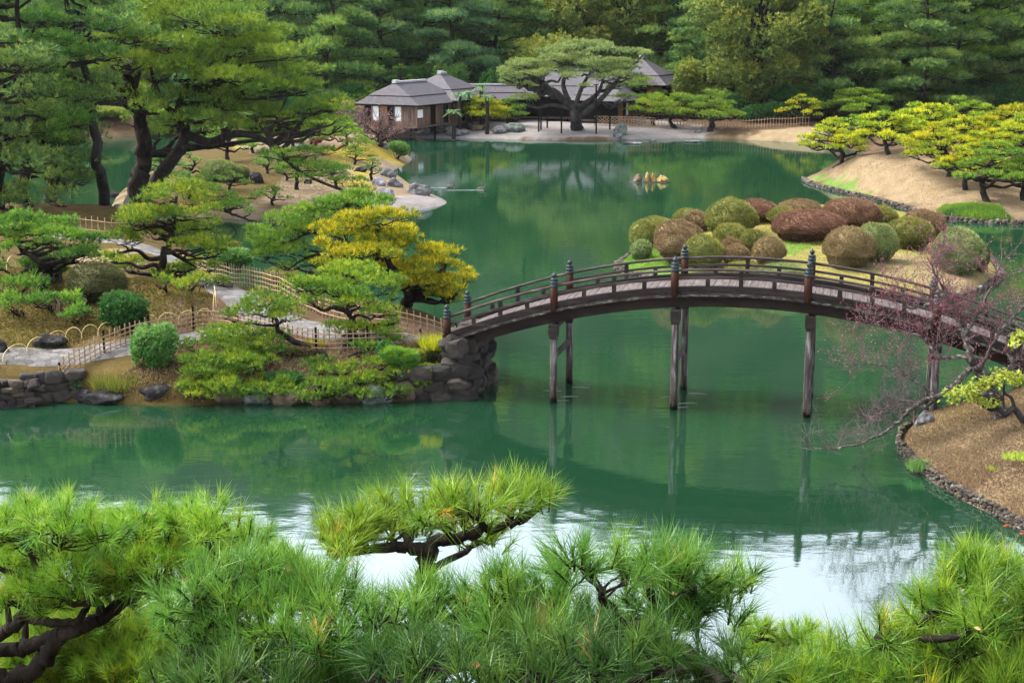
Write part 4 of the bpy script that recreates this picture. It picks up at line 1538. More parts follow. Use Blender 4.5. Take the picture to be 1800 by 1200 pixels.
#@@PART3
# ------------------------------------------------------------------ pines of the near peninsula
pine('pine_tree', 'dark green cloud pine at the left edge above the moss lawn', W(85, 500, 1.5),
     px_pads([(33, 392, 52, 18), (93, 395, 42, 16), (-30, 400, 50, 18), (27, 415, 60, 18), (100, 417, 48, 17), (143, 422, 26, 13), (30, 437, 36, 15), (120, 449, 38, 13), (160, 455, 26, 11), (63, 462, 38, 13), (27, 503, 42, 17), (-20, 470, 45, 16),
              (60, 530, 30, 13), (83, 529, 32, 15), (123, 529, 27, 15), (135, 548, 24, 11), (17, 532, 27, 16), (117, 556, 22, 11), (150, 440, 30, 12)], 56, 1, .9),
     'green', [W(85, 500, 1.4), D(82, 470, 56), D(40, 440, 56), D(20, 400, 56)], .17, 1, 1.4, tbias=-.06)
pine('pine_tree', 'yellow green spreading pine on the lawn inside the curve of the path', W(283, 503, 1.6),
     px_pads([(305, 336, 60, 18), (270, 350, 40, 15), (345, 350, 40, 16), (250, 384, 50, 18), (225, 390, 30, 13), (290, 380, 45, 16), (345, 376, 45, 18), (372, 395, 22, 14), (212, 418, 36, 15), (320, 405, 48, 16), (365, 415, 25, 14), (270, 410, 36, 14),
              (340, 432, 48, 16), (375, 440, 22, 12), (230, 468, 42, 14), (195, 455, 22, 10), (300, 476, 36, 13), (330, 470, 26, 12), (358, 492, 30, 13), (370, 470, 20, 12), (290, 495, 26, 10), (320, 503, 30, 10)], 59.5, 2, 1.1),
     'lime', [W(283, 503, 1.5), D(285, 470, 59.5), D(292, 440, 59.4), D(305, 395, 59.6), D(310, 345, 59.5)], .20, 2, 1.3,
     extra=[([D(290, 452, 59.5), D(262, 455, 59.2), D(240, 440, 59), D(208, 445, 58.8)], .11, .05), ([D(296, 440, 59.5), D(320, 455, 59.7), D(345, 470, 60)], .09, .04)])
pine('pine_tree', 'fresh green open branched pine beside the pond left of the golden pine', D(625, 512, 60.5),
     px_pads([(633, 350, 58, 14), (590, 358, 46, 13), (660, 362, 40, 12), (560, 378, 50, 14), (533, 372, 40, 12), (500, 388, 46, 12), (613, 372, 40, 13), (540, 395, 36, 11), (457, 411, 32, 14), (490, 418, 42, 13), (467, 428, 36, 12), (510, 437, 46, 13),
              (480, 444, 38, 12), (527, 405, 36, 11), (543, 460, 22, 9), (500, 468, 14, 6), (460, 450, 26, 9), (580, 400, 36, 12), (650, 395, 36, 14)], 60.5, 3, 1.0),
     'green', [D(628, 512, 60.5), D(615, 460, 60.5), D(605, 410, 60.5), D(600, 380, 60.4), D(625, 355, 60.5)], .17, 3, 1.35,
     extra=[([D(607, 420, 60.5), D(580, 425, 60.2), D(550, 408, 60), D(510, 425, 59.8)], .10, .04), ([D(612, 440, 60.5), D(570, 445, 60.3), D(535, 455, 60), D(505, 475, 59.8)], .09, .03)], tbias=.08)
pine('pine_tree', 'golden yellow dense pine standing at the pond just left of the bridge', W(715, 533, 1.4),
     px_pads([(630, 391, 52, 18), (677, 384, 60, 18), (610, 411, 60, 20), (690, 411, 48, 20), (573, 434, 36, 18), (653, 417, 60, 20), (707, 431, 42, 18), (613, 447, 52, 18), (570, 466, 26, 15), (665, 444, 72, 22), (690, 472, 52, 19), (640, 475, 40, 16),
              (756, 443, 38, 13), (782, 446, 32, 13), (748, 463, 46, 16), (786, 470, 36, 16), (796, 495, 28, 14), (733, 497, 42, 17), (768, 494, 42, 16), (804, 510, 18, 11), (776, 519, 38, 13), (700, 500, 45, 17), (735, 480, 40, 15)], 56.5, 4, 1.3, rzk=.8),
     'yellow', [W(715, 533, 1.2), D(718, 510, 56.5), D(690, 470, 56.5), D(660, 425, 56.5), D(665, 395, 56.5)], .20, 4, 1.9, tbias=-.07, tvar=.28, extra=[([D(718, 512, 56.5), D(745, 500, 56.4), D(775, 485, 56.3), D(785, 460, 56.3)], .11, .05)])
pine('pine_tree', 'light green trained pine leaning over the front fence near the bridge', W(622, 640, 1.1),
     px_pads([(617, 481, 72, 18), (587, 502, 42, 15), (543, 500, 34, 14), (657, 496, 42, 15), (683, 506, 25, 13), (693, 521, 14, 9), (607, 517, 52, 16), (557, 530, 30, 14), (600, 538, 30, 12), (670, 549, 42, 14), (690, 560, 20, 11), (600, 578, 38, 14), (640, 582, 42, 14),
              (677, 590, 22, 14), (632, 530, 40, 13), (560, 505, 40, 14), (520, 505, 26, 12)], 49.8, 5, .8, hover=.5),
     'lime', [W(605, 660, .7), D(600, 625, 49.3), D(612, 600, 49.6), D(622, 565, 49.8), D(612, 548, 49.8), D(617, 500, 49.8)], .15, 5, 1.3, tbias=-.02,
     L=.15, w=.024, nb=6,
     extra=[([D(618, 552, 49.8), D(590, 540, 49.7), D(570, 545, 49.6), D(550, 535, 49.6)], .09, .04)])
pine('pine_tree', 'sprawling light green pine over the bank, its limbs bent toward the water', W(560, 672, .7),
     px_pads([(460, 527, 48, 18), (500, 537, 45, 16), (443, 546, 45, 15), (510, 556, 50, 17), (410, 556, 24, 14), (415, 584, 52, 17), (467, 593, 52, 17), (425, 608, 72, 19), (480, 617, 38, 15), (408, 632, 62, 18), (457, 640, 42, 16), (350, 632, 45, 17),
              (352, 655, 46, 17), (383, 672, 52, 17), (430, 683, 48, 16), (465, 684, 52, 17), (527, 693, 46, 14), (560, 676, 42, 15), (590, 677, 45, 15), (647, 668, 36, 16), (600, 650, 30, 14), (335, 610, 30, 14), (380, 600, 40, 15), (640, 640, 30, 14), (400, 655, 45, 16), (440, 625, 45, 16), (370, 640, 40, 16), (500, 690, 40, 14), (410, 690, 36, 13), (620, 690, 30, 12), (570, 655, 34, 13), (345, 680, 34, 13), (690, 602, 30, 13), (672, 640, 34, 13), (702, 655, 28, 12), (640, 612, 34, 13), (625, 672, 34, 13), (560, 640, 34, 13), (690, 685, 26, 11), (360, 694, 36, 13), (450, 697, 40, 13), (550, 698, 38, 13), (640, 695, 38, 13), (700, 692, 30, 12), (740, 678, 30, 12), (762, 652, 26, 11), (500, 678, 36, 13), (725, 640, 30, 12), (590, 690, 34, 12)], 48.9, 6, .55, back=.15, rzk=.8, hover=.2),
     'lime', [W(575, 690, .4), D(545, 650, 48.8), D(543, 613, 49), D(500, 590, 49.1), D(485, 570, 49.1), D(480, 535, 49.2)], .17, 6, 1.25, tbias=-.14,
     L=.15, w=.024, nb=6,
     extra=[([D(545, 652, 48.8), D(493, 645, 48.6), D(470, 622, 48.6), D(430, 610, 48.6)], .11, .05), ([D(560, 675, 48.6), D(510, 665, 48.4), D(450, 670, 48.3), D(390, 660, 48.3)], .10, .04)])

# shrubs of the peninsula
pdome('brown green clipped dome bush on the moss lawn', 165, 535, 104, 66, 'azalea_dark', 1, tvar=.15)
leafy('bright green rounded leafy bush behind the bamboo hoops', G(232, 580), 1.15, 1.0, 1.35, 'deep', 2, n=2600, lumps=12, L=.11, w=.07)
leafy('fresh light green bush overhanging the bank at the end of the low stone wall', W(275, 660, .7), .85, .7, 1.75, 'bright', 3, n=2600, lumps=12, L=.10, w=.05)
leafy('pale green bush outside the far fence at the pond', D(420, 475, 63), 1.0, .8, 1.0, 'bright', 4, n=1300)
leafy('greyish green bush spilling over the far fence corner', D(398, 462, 66), .8, .7, 1.0, 'olive', 41, n=900)
pdome('low olive clipped bush between the far fence and the pond', 492, 500, 62, 26, 'azalea_olive', 5)
leafy('dark round bush low behind the left dark green pine', G(80, 495), .9, .8, 1.2, 'deep', 6, n=1300)
leafy('loose green bush clinging to the bank left of the abutment', W(705, 655, .9), .75, .55, .85, 'green', 7, n=1100, L=.16, w=.02, nb=10)
leafy('small dark leaved plant on the bank beside the light green pine', W(678, 628, 1.3), .3, .25, .55, 'deep', 8, n=240, L=.12, w=.09)
leafy('small fresh green plant in a crevice of the low stone wall', W(134, 688, .25), .26, .2, .35, 'bright', 9, n=200, L=.12, w=.09, lumps=5)


def grass_tuft(label, base, r, h, leaf, seed, n=260, name='grass_tuft', cat='grass tuft'):
    rng = np.random.default_rng(seed + 300)
    mb = MB()
    a, q = rng.uniform(0, 6.28, n), np.sqrt(rng.uniform(0, 1, n)) * r
    P = np.stack([np.cos(a) * q, np.sin(a) * q * .7, np.zeros(n) - .03], 1)
    blades(mb, P, nrm(np.stack([P[:, 0] * .5, P[:, 1] * .5, np.full(n, 1.0)], 1)), h, .022, 3, .25, rng, rng.uniform(.3, 1, n))
    o = build(mb, name, LM[leaf])
    o.location = tuple(base)
    return tag(o, label, cat)


grass_tuft('tall yellow green grass on the bank beside the fresh green bush', W(205, 683, .35), .7, .6, 'olive', 1, 420)
for lab, px, py, w_, hh, lf, sd in (('leafy green undergrowth on the bank below the sprawling pine, left end', 345, 690, .8, .6, 'olive', 31), ('dark green undergrowth at the waterline in the middle of the bank', 500, 690, .7, .5, 'deep', 32),
                                    ('olive undergrowth above the bank rocks near the abutment', 740, 640, .5, .5, 'olive', 33), ('mixed undergrowth on the bank right of the sprawling pine', 660, 690, .6, .45, 'olive', 34), ('reddish brown dry undergrowth on the upper bank near the fence', 725, 618, .6, .3, 'azalea_brown', 35),
                                    ('brown dry undergrowth under the sprawling pine limb', 520, 625, .7, .3, 'azalea_brown', 36), ('green undergrowth hanging over the abutment corner', 795, 690, .4, .4, 'deep', 37), ('low green growth on top of the abutment beside the bridge post', 745, 622, .7, .35, 'olive', 38), ('fern like growth on the face of the abutment', 735, 668, .5, .4, 'green', 39)):
    b = G(px, py)
    leafy(lab, b, w_, w_ * .6, hh, lf, sd, n=900, L=.11, w=.05, name='undergrowth_bush')
grass_tuft('dry yellow grass tuft at the bridge end of the bank', W(763, 612, 1.45), .45, .5, 'gold', 2, 200)
grass_tuft('pale dry tuft on the bank under the light green pine', W(555, 607, 1.35), .35, .25, 'gold', 3, 200)
grass_tuft('bright green tuft growing from the cobble edging of the mound', W(1612, 824, .15), .28, .3, 'bright', 4, 140)

# ------------------------------------------------------------------ tall pines on the left
rngL = np.random.default_rng(91)


def tall(label, base, trunk, region, n, Y, leaf, seed, rr=(34, 60), r=.35, dy=2.0, **kw):
    rg = np.random.default_rng(seed)
    lst = []
    while len(lst) < n:
        px, py = rg.uniform(region[0], region[2]), rg.uniform(region[1], region[3])
        s = rg.uniform(*rr)
        lst.append((px, py, s, s * .38))
    return pine('tall_pine', label, base, px_pads(lst, Y, seed, dy, .5), leaf, trunk, r, seed, kw.pop('dens', .9), L=kw.pop('L', .34), w=kw.pop('w', .05), nb=6, spread=.42, up=.35, bark=kw.pop('bark', 'bark'), limb=.4, **kw)


tall('tall slender grey trunked pine at the stream, left of the leaning pine', W(185, 372, .9), [W(187, 373, .7), D(174, 290, 86), D(165, 220, 86), D(150, 130, 86), D(120, 40, 86), D(110, -60, 86)],
     (40, -70, 230, 120), 26, 86, 'dark', 11, bark='bark_grey')
tall('tall dark pine filling the upper left corner', W(40, 365, 1.2), [W(40, 365, 1.0), D(45, 290, 82), D(40, 200, 82), D(35, 80, 82), D(30, -40, 82)], (-80, -60, 120, 260), 44, 82, 'green', 12, tbias=-.14)
tall('tall dark pine close behind the first at the left edge, drooping sprays', W(85, 358, 1.2), [W(88, 352, 1.0), D(88, 290, 87), D(95, 190, 87), D(90, 60, 87)], (10, 80, 165, 320), 42, 87, 'dark', 13)
tall('dark pine at the far left edge with low hanging boughs', W(5, 385, 1.2), [W(0, 380, 1.0), D(-2, 300, 78), D(-10, 150, 78), D(-10, 20, 78)], (-90, 60, 70, 360), 34, 78, 'dark', 14)
# the great leaning pine
lean = [(330, 30, 72, 20), (420, 48, 72, 20), (250, 50, 62, 20), (380, 88, 80, 20), (300, 78, 62, 18), (450, 108, 62, 18), (502, 95, 52, 15), (230, 108, 52, 18), (520, 130, 50, 16), (420, 138, 72, 18), (340, 140, 52, 16), (480, 158, 72, 16), (540, 150, 40, 14),
        (300, 168, 42, 15), (390, 178, 72, 16), (450, 195, 72, 15), (545, 190, 42, 12), (350, 205, 50, 14), (505, 208, 52, 12), (210, 170, 40, 18), (235, 208, 40, 18), (430, 22, 62, 18), (350, 6, 70, 18), (280, 10, 60, 18), (200, 60, 50, 18), (180, 130, 40, 16), (270, 130, 46, 16),
        (480, 60, 50, 16), (400, 215, 40, 12), (580, 178, 34, 10), (560, 210, 34, 10), (600, 195, 26, 9), (570, 125, 20, 9), (260, 190, 40, 16), (300, 215, 36, 12), (440, 225, 44, 12), (480, 235, 40, 11), (530, 228, 36, 10), (360, 225, 40, 11), (600, 215, 28, 9), (280, 235, 36, 12), (410, 165, 60, 15), (350, 110, 70, 18), (450, 75, 60, 18), (310, 125, 60, 18), (380, 30, 70, 20), (240, 80, 60, 20)]
pine('leaning_pine', 'great leaning pine with a forked dark trunk and broad green sprays over the island', W(240, 362, .6),
     px_pads(lean, 92, 15, 2.2, .6), 'green', [W(240, 362, .3), D(244, 330, 92), D(252, 290, 92), D(250, 235, 92), D(243, 190, 92), D(222, 130, 92), D(185, 90, 92), D(140, 78, 92)], .62, 15, 1.15, L=.34, w=.05, nb=6, spread=.42, up=.5, tbias=.10, limb=.35,
     extra=[([W(250, 350, .6), D(288, 300, 91.8), D(318, 258, 91.8), D(326, 225, 91.8), D(312, 200, 91.8), D(330, 150, 92), D(390, 100, 92)], .46, .12),
            ([D(325, 235, 91.8), D(368, 250, 91), D(408, 236, 90.5), D(450, 240, 90), D(490, 262, 89.5)], .30, .16),
            ([D(490, 262, 89.5), D(520, 296, 89), D(560, 318, 88.5), D(620, 340, 88), D(655, 340, 88)], .14, .04),
            ([D(480, 262, 89.5), D(470, 235, 89.7), D(450, 210, 90)], .20, .12),
            ([D(320, 205, 91.8), D(290, 185, 91.8), D(270, 140, 92), D(262, 90, 92)], .22, .08),
            ([D(235, 160, 92), D(250, 120, 92), D(300, 85, 92), D(400, 60, 92)], .2, .06)])
pine('pine_bough', 'low dropping bough of needles hanging from the leaning pine before the island sand', D(478, 268, 89), px_pads([(520, 285, 40, 10), (560, 293, 40, 9), (590, 300, 34, 8), (545, 312, 34, 8), (600, 318, 30, 7), (500, 270, 28, 10), (640, 333, 24, 7), (470, 272, 24, 9), (540, 268, 30, 9)], 88.6, 16, .8), 'green',
     [D(478, 262, 89.2), D(520, 296, 88.8), D(560, 318, 88.4), D(620, 338, 88)], .08, 16, 1.0, L=.22, w=.022, nb=8, up=.4)
pine('pine_bough', 'lowest bough of the leaning pine reaching right over the stream water', D(395, 372, 84), px_pads([(385, 342, 26, 9), (408, 350, 26, 9), (425, 360, 24, 8), (395, 362, 26, 8), (440, 372, 18, 6), (370, 330, 24, 9), (350, 318, 24, 10), (450, 345, 20, 7)], 84, 17, .8), 'green',
     [D(345, 320, 86), D(370, 355, 85), D(400, 372, 84), D(425, 383, 83.6), D(455, 392, 83)], .13, 17, 1.0, L=.2, w=.02, nb=8, up=.4)

# ------------------------------------------------------------------ island behind: trained pines, plums
for lab, px, py, hpx, rpx, npad, leaf, sd, kw in [
    ('flat clipped dark cloud pine under the low limb of the leaning pine', 400, 285, 62, 40, 9, 'green', 31, {}),
    ('rounded clipped pine left of the standing stone on the island', 445, 270, 48, 36, 8, 'green', 32, {}),
    ('low dark spreading pine at the left of the island beside the stream', 335, 318, 50, 34, 8, 'dark', 33, {}),
    ('young open pine with a forked stem on the island sand', 522, 334, 62, 26, 8, 'green', 34, {'dens': .7}),
    ('low pine bush with layered pads on the moss above the spit', 590, 328, 44, 26, 7, 'dark', 35, {}),
    ('small dark trained pine behind the spit boulders', 655, 318, 40, 20, 7, 'dark', 36, {}),
    ('yellow green red trunked pine on the island, limbs spread low', 570, 272, 60, 66, 12, 'lime', 37, {'bark': 'bark_red', 'tr_r': .26, 'limb': .8}),
    ('mid green pine behind the stone lantern', 500, 250, 50, 40, 9, 'dark', 38, {}),
    ('dark low pine at the far left of the island by the stream', 285, 330, 60, 40, 9, 'dark', 40, {}),
    ('round topped green pine under the middle of the leaning pine', 365, 262, 50, 40, 9, 'green', 41, {}),
    ('green pine at the island back, right behind the clipped cloud pine', 430, 250, 52, 44, 9, 'dark', 42, {}),
    ('low yellow green pine between the lantern and the red trunked pine', 548, 255, 40, 36, 8, 'lime', 43, {}),
    ('small pine at the right foot of the red trunked pine', 625, 290, 34, 30, 8, 'lime', 44, {'tbias': -.1}),
    ('dark pine low on the island left of the clipped round bush', 330, 350, 44, 36, 8, 'dark', 45, {}),
    ('low dark pine among rocks at the middle of the island', 470, 305, 34, 30, 8, 'dark', 46, {}),
    ('flat green pine low behind the dark block boulder', 500, 318, 30, 28, 7, 'green', 47, {}),
    ('mossy green low pine left of the dark block boulder', 405, 335, 34, 34, 8, 'dark', 48, {}),
    ('small pine between the sand and the stream water', 480, 362, 36, 30, 7, 'green', 49, {}),
    ('light green pine at the back of the island before the bare plums', 610, 258, 44, 30, 8, 'lime', 39, {'tbias': -.1}),
]:
    b = G(px, py)
    k = b[1] / F
    niwaki(lab, label=lab, base=b, h=hpx * k, r=rpx * k, npad=npad, leaf=leaf, seed=sd, L=.2, w=.024, nb=7, **kw) if False else niwaki('pine_tree', lab, b, hpx * k, rpx * k, npad, leaf, sd, L=.2, w=.024, nb=7, **kw)
pdome('clipped round green bush low under the leaning pine limb', 385, 320, 60, 34, 'azalea_green', 7, L=.1, w=.05)
pdome('small clipped round bush beside the dark block boulder', 420, 318, 36, 24, 'azalea_green', 8, L=.1, w=.05)
leafy('round bright bush at the water end of the yellow moss slope', G(698, 280), 1.1, 1.0, 1.5, 'bright', 10, n=1600, L=.14, w=.07)


def twig_tree(name, label, base, limbs, seed, mat, twigmat, levels=3, up=.5, bud=None, nshoot=9, slen=.9, cat='plum tree', r_tw=.012, group=None, budn=3, budL=.03, dens=1.0, trunk_name='trunk'):
    """a bare tree: thick limbs given, shoots grown on them in two more generations"""
    rng = np.random.default_rng(seed + 60)
    base = np.asarray(base, float)
    root = thing(name, label, cat, base, 0, group)
    tm, wm, bm = MB(), MB(), MB()
    bp, ba = [], []
    nbud = [budn]

    def shoot(p, d, ln, r, lev):
        k = 5 if ln > .3 else 3
        pts = [p]
        for j in range(k):
            d = nrm(d + rng.normal(0, .20, 3) + np.array([0, 0, .05 * up]))
            pts.append(pts[-1] + d * ln / k)
        pts = np.array(pts)
        tube(wm, pts, np.linspace(r, max(r * .45, r_tw * .35), len(pts)), 4 if lev < 2 else 3, cap=False)
        if bud:
            for q in range(nbud[0]):
                u = rng.uniform(.25, 1)
                i = min(int(u * k), k - 1)
                bp.append(pts[i] + (pts[i + 1] - pts[i]) * rng.uniform())
                ba.append(d)
        if lev < levels:
            for q in range(int(rng.integers(2, 5) * dens + .5)):
                i = rng.integers(1, len(pts))
                d2 = nrm(d + rng.normal(0, .65, 3) + np.array([0, 0, up * .5]))
                shoot(pts[i], d2, ln * rng.uniform(.4, .75), r * .6, lev + 1)
    for lm_ in limbs:
        pts, r0, r1, n = lm_[:4]
        nbud[0] = lm_[4] if len(lm_) > 4 else budn
        P = curve([np.asarray(q, float) - base for q in pts], 6)
        P[1:-1] += rng.normal(0, r0 * .25, (len(P) - 2, 3))
        tube(tm, P, np.linspace(r0, r1, len(P)), 8 if r0 > .06 else 6)
        T = np.gradient(P, axis=0)
        for q in range(n):
            i = rng.integers(len(P) // 5, len(P))
            d = nrm(nrm(T[i]) * .55 + rng.normal(0, .55, 3) + np.array([0, 0, up]))
            shoot(P[i], d, slen * rng.uniform(.5, 1.2), r_tw * 1.6, 1)
    build(tm, trunk_name, M[mat], root, True)
    build(wm, 'crown', M[twigmat], root, True)
    if bud:
        blades(bm, np.array(bp), np.array(ba), budL, budL * .8, 4, .9, rng, rng.uniform(0, 1, len(bp)))
        build(bm, 'blossom', LM[bud], root)
    return root


LM['bud'] = leaf_mat('pink plum buds', [(0, (.13, .02, .025)), (.5, (.25, .055, .07)), (1, (.36, .15, .18))], trans=.2)
LM['budpale'] = leaf_mat('pale plum buds', [(0, (.30, .14, .15)), (1, (.52, .34, .36))], trans=.2)
p = G(668, 258)
Yp = p[1]
twig_tree('plum_tree', 'bare brown rounded plum tree at the water in front of the tea house', p,
          [([p - [0, 0, .2], D(668, 250, Yp), D(662, 235, Yp), D(640, 222, Yp)], .22, .05, 26), ([D(667, 250, Yp), D(675, 232, Yp + .5), D(690, 215, Yp + .6)], .16, .04, 26), ([D(667, 250, Yp), D(690, 240, Yp - .5), D(720, 232, Yp - .6)], .14, .04, 26),
           ([D(667, 248, Yp), D(668, 225, Yp), D(672, 208, Yp)], .13, .04, 22), ([D(667, 250, Yp), D(645, 240, Yp - .8), D(632, 232, Yp - 1)], .12, .03, 18)], 1, 'bark', 'twig_brown', up=.35, slen=1.2, r_tw=.018, bud='budpale', budn=1, budL=.045, dens=.85)
p = G(632, 232)
Yp = p[1]
twig_tree('plum_tree', 'pale lilac bare plum tree left of the white paper panels', p,
          [([p - [0, 0, .2], D(630, 222, Yp), D(622, 205, Yp)], .18, .04, 26), ([D(630, 222, Yp), D(640, 208, Yp), D(645, 196, Yp)], .14, .04, 22), ([D(630, 224, Yp), D(612, 210, Yp), D(605, 198, Yp)], .12, .04, 22)], 2, 'bark', 'twig', up=.5, slen=1.2, r_tw=.017, bud='budpale', budn=2, budL=.055, dens=.85)

# ------------------------------------------------------------------ far shore by the tea house
gp = [(1020, 80, 42, 7), (970, 92, 38, 7), (1060, 90, 38, 7), (1110, 93, 32, 6), (1136, 95, 18, 5), (925, 112, 36, 7), (985, 108, 34, 7), (1040, 112, 36, 7), (1090, 112, 34, 6), (895, 127, 26, 6), (940, 132, 34, 7), (1000, 136, 26, 6), (1060, 138, 30, 6),
      (1110, 134, 22, 5), (912, 150, 30, 6), (952, 156, 22, 5), (1085, 153, 24, 5), (1100, 172, 20, 5), (925, 172, 24, 5), (1030, 152, 16, 4)]
_r = np.random.default_rng(4)
for _ in range(30):
    gx = _r.uniform(890, 1112)
    gy = 80 + ((gx - 1020) / 130) ** 2 * 42 + _r.uniform(0, 48)
    gp.append((gx, min(gy, 150), _r.uniform(15, 28), _r.uniform(5, 8)))
pine('grand_pine', 'grand old grey pine with a thick trunk and wide flat crown before the tea house', G(1014, 224), px_pads(gp, 154.5, 21, 3.2, .4, 1.0), 'sage',
     [G(1014, 224) - [0, 0, .4], D(1014, 210, 154.5), D(1006, 192, 154.5), D(985, 170, 154.5), D(955, 150, 154.3), D(935, 135, 154)], 0.66, 21, 1.25, L=.32, w=.05, nb=6, bark='bark_grey', tbias=.02, limb=.35,
     extra=[([D(1018, 205, 154.5), D(1045, 185, 154.3), D(1070, 160, 154), D(1095, 130, 154), D(1130, 98, 154)], .34, .08), ([D(1010, 205, 154.5), D(1015, 175, 155), D(1030, 140, 155), D(1055, 105, 155)], .34, .08), ([D(1010, 200, 154.5), D(990, 150, 156), D(1000, 115, 156), D(985, 95, 156)], .30, .07),
            ([D(1000, 190, 154.5), D(970, 185, 153.5), D(945, 190, 153), D(925, 185, 153)], .22, .07), ([D(1018, 190, 154.5), D(1050, 165, 155), D(1062, 135, 155)], .34, .1)])
for lab, px, py, hpx, rpx, npad, leaf, sd, kw in [
    ('golden low shrub pine on the tea house shore among boulders', 848, 226, 52, 44, 13, 'gold', 51, {'dens': 1.5, 'pad': .55}),
    ('green trained pine right of the golden shrub pine', 893, 222, 50, 34, 10, 'green', 52, {}),
    ('yellow topped pine left of the bamboo picket fence', 1150, 222, 54, 46, 13, 'lime', 53, {}),
    ('bright green trained pine standing before the picket fence at the shore', 1247, 231, 66, 56, 15, 'green', 54, {'tbias': .12, 'tr_r': .35}),
    ('yellow green trained pine between the lattice fence and picket fence', 1190, 226, 62, 50, 13, 'lime', 55, {}),
    ('dark green trained pine leaning beside the lattice fence', 1128, 206, 72, 56, 13, 'green', 56, {}),
    ('mid green tall trained pine below the pyramid roof', 1178, 200, 84, 46, 13, 'dark', 57, {}),
    ('yellow green flat pine peeking over the left end of the pavilion roof', 705, 205, 88, 30, 8, 'lime', 58, {'Y': 172}),
    ('bright yellow pine left of the tea house pavilion', 600, 215, 44, 40, 9, 'gold', 59, {}),
    ('lime pine behind the pavilion at its left eave', 650, 205, 60, 30, 8, 'lime', 60, {'Y': 168}),
]:
    Yv = kw.pop('Y', None)
    b = G(px, py)
    if Yv:
        b = D(px, py, Yv)
        b[2] = gz(b[0], b[1])
        hpx = (b[2] * 0 + (py - 27 - 0) * Yv / F)       # reach the height the photo shows from its own distance
        top = {58: 112, 60: 148}[sd]
        hh = D(px, top, Yv)[2] - b[2]
        k = Yv / F
        niwaki('pine_tree', lab, b, hh, rpx * k, npad, leaf, sd, L=.3, w=.04, nb=7, **kw)
        continue
    k = b[1] / F
    niwaki('pine_tree', lab, b, hpx * k, rpx * k, npad, leaf, sd, L=.28, w=.036, nb=7, **kw)


def cycad(label, px, py, Y, hpx, seed):
    rng = np.random.default_rng(seed)
    b = D(px, py, Y)
    b[2] = max(gz(b[0], b[1]), .3)
    h = D(px, hpx, Y)[2] - b[2]
    root = thing('cycad', label, 'cycad', b)
    mb = MB()
    tube(mb, [(0, 0, -.2), (.05, 0, h * .5), (0, 0, h)], [.22, .19, .2], 8)
    build(mb, 'trunk', M['bark'], root, True)
    mb = MB()
    for j in range(22):
        a = j * 2.4
        e = rng.uniform(.1, 1.0)
        u = np.linspace(0, 1, 9)
        ln = rng.uniform(.9, 1.25)
        P = np.stack([np.cos(a) * u * ln * math.cos(e), np.sin(a) * u * ln * math.cos(e), h + ln * (math.sin(e) * u - .55 * u * u)], 1)
        S = np.array([-math.sin(a), math.cos(a), 0]) * .13
        for q in range(8):
            for sg in (-1, 1):
                mb.add([P[q], P[q + 1], P[q] + sg * S + (P[q + 1] - P[q]) * .9 - [0, 0, .03]], [[0, 1, 2]], rng.uniform(.2, .8))
    build(mb, 'fronds', LM['blue'], root)


cycad('tall cycad between the pavilion and the low wing', 846, 215, 158, 152, 1)
cycad('left cycad beside the pavilion side wall', 808, 218, 155, 168, 2)
cycad('cycad with drooping fronds in front of the low wing', 856, 216, 155, 172, 3)
cycad('short cycad at the foot of the pavilion side wall', 797, 225, 152, 198, 4)
cycad('cycad standing close behind the left cycad', 823, 214, 158, 164, 5)

# ------------------------------------------------------------------ azalea island
AZ = [(1133, 440, 50, 46, 'azalea_olive', 'olive clipped dome at the far left end of the island'), (1168, 426, 44, 36, 'azalea_olive', 'small olive dome left of the twin brown domes'), (1128, 458, 36, 30, 'azalea_green', 'tiny dark round ball at the left tip of the island'),
      (1196, 466, 88, 66, 'azalea_brown', 'large reddish brown dome at the near left of the island'), (1152, 402, 42, 16, 'azalea_olive', 'low olive dome behind the far left dome'), (1205, 402, 40, 30, 'azalea_olive', 'olive dome behind a brown one, rear left'),
      (1224, 410, 46, 36, 'azalea_brown', 'grey brown dome left of the tallest green dome'), (1288, 418, 90, 58, 'azalea_olive', 'tallest olive green dome at the rear of the island'), (1332, 392, 78, 36, 'azalea_red', 'red brown dome behind the tallest green dome'),
      (1238, 478, 70, 52, 'azalea_olive', 'olive dome right behind the bridge post, front left'), (1286, 438, 56, 38, 'azalea_olive', 'medium olive dome in the middle of the left group'), (1326, 448, 44, 38, 'azalea_olive', 'round olive ball right of the medium olive dome'),
      (1285, 450, 34, 26, 'azalea_brown', 'small brown dome below the medium olive dome'), (1296, 470, 46, 32, 'azalea_brown', 'brown green dome at the front behind the rail'), (1354, 468, 56, 42, 'azalea_brown', 'uneven brown dome with a ragged right side'),
      (1380, 396, 56, 26, 'azalea_olive', 'low tan dome left of the long red dome'), (1408, 382, 74, 26, 'azalea_brown', 'light brown dome at the rear middle'), (1424, 426, 122, 46, 'azalea_red', 'long dark red hedge mound in the middle of the island'),
      (1498, 408, 100, 50, 'azalea_red', 'big red brown dome right of the long red mound'), (1554, 398, 48, 28, 'azalea_olive', 'dark olive dome behind the big red brown dome'), (1496, 476, 88, 66, 'azalea_brown', 'large rosy brown dome at the front right'),
      (1544, 462, 74, 60, 'azalea_green', 'grey green dome growing together with the large rosy brown one'), (1602, 440, 84, 50, 'azalea_olive', 'olive dome right of the grey green dome'), (1626, 424, 78, 46, 'azalea_brown', 'brown topped dome at the rear right'),
      (1690, 486, 88, 74, 'azalea_green', 'tall grey green dome at the right end of the island'), (1722, 480, 34, 50, 'azalea_dark', 'dark narrow dome at the far right behind the tall grey green dome'),
      (1306, 490, 56, 20, 'azalea_olive', 'low olive dome hidden behind the bridge rails'), (1380, 492, 70, 18, 'azalea_green', 'low grey green dome seen through the bridge rails')]
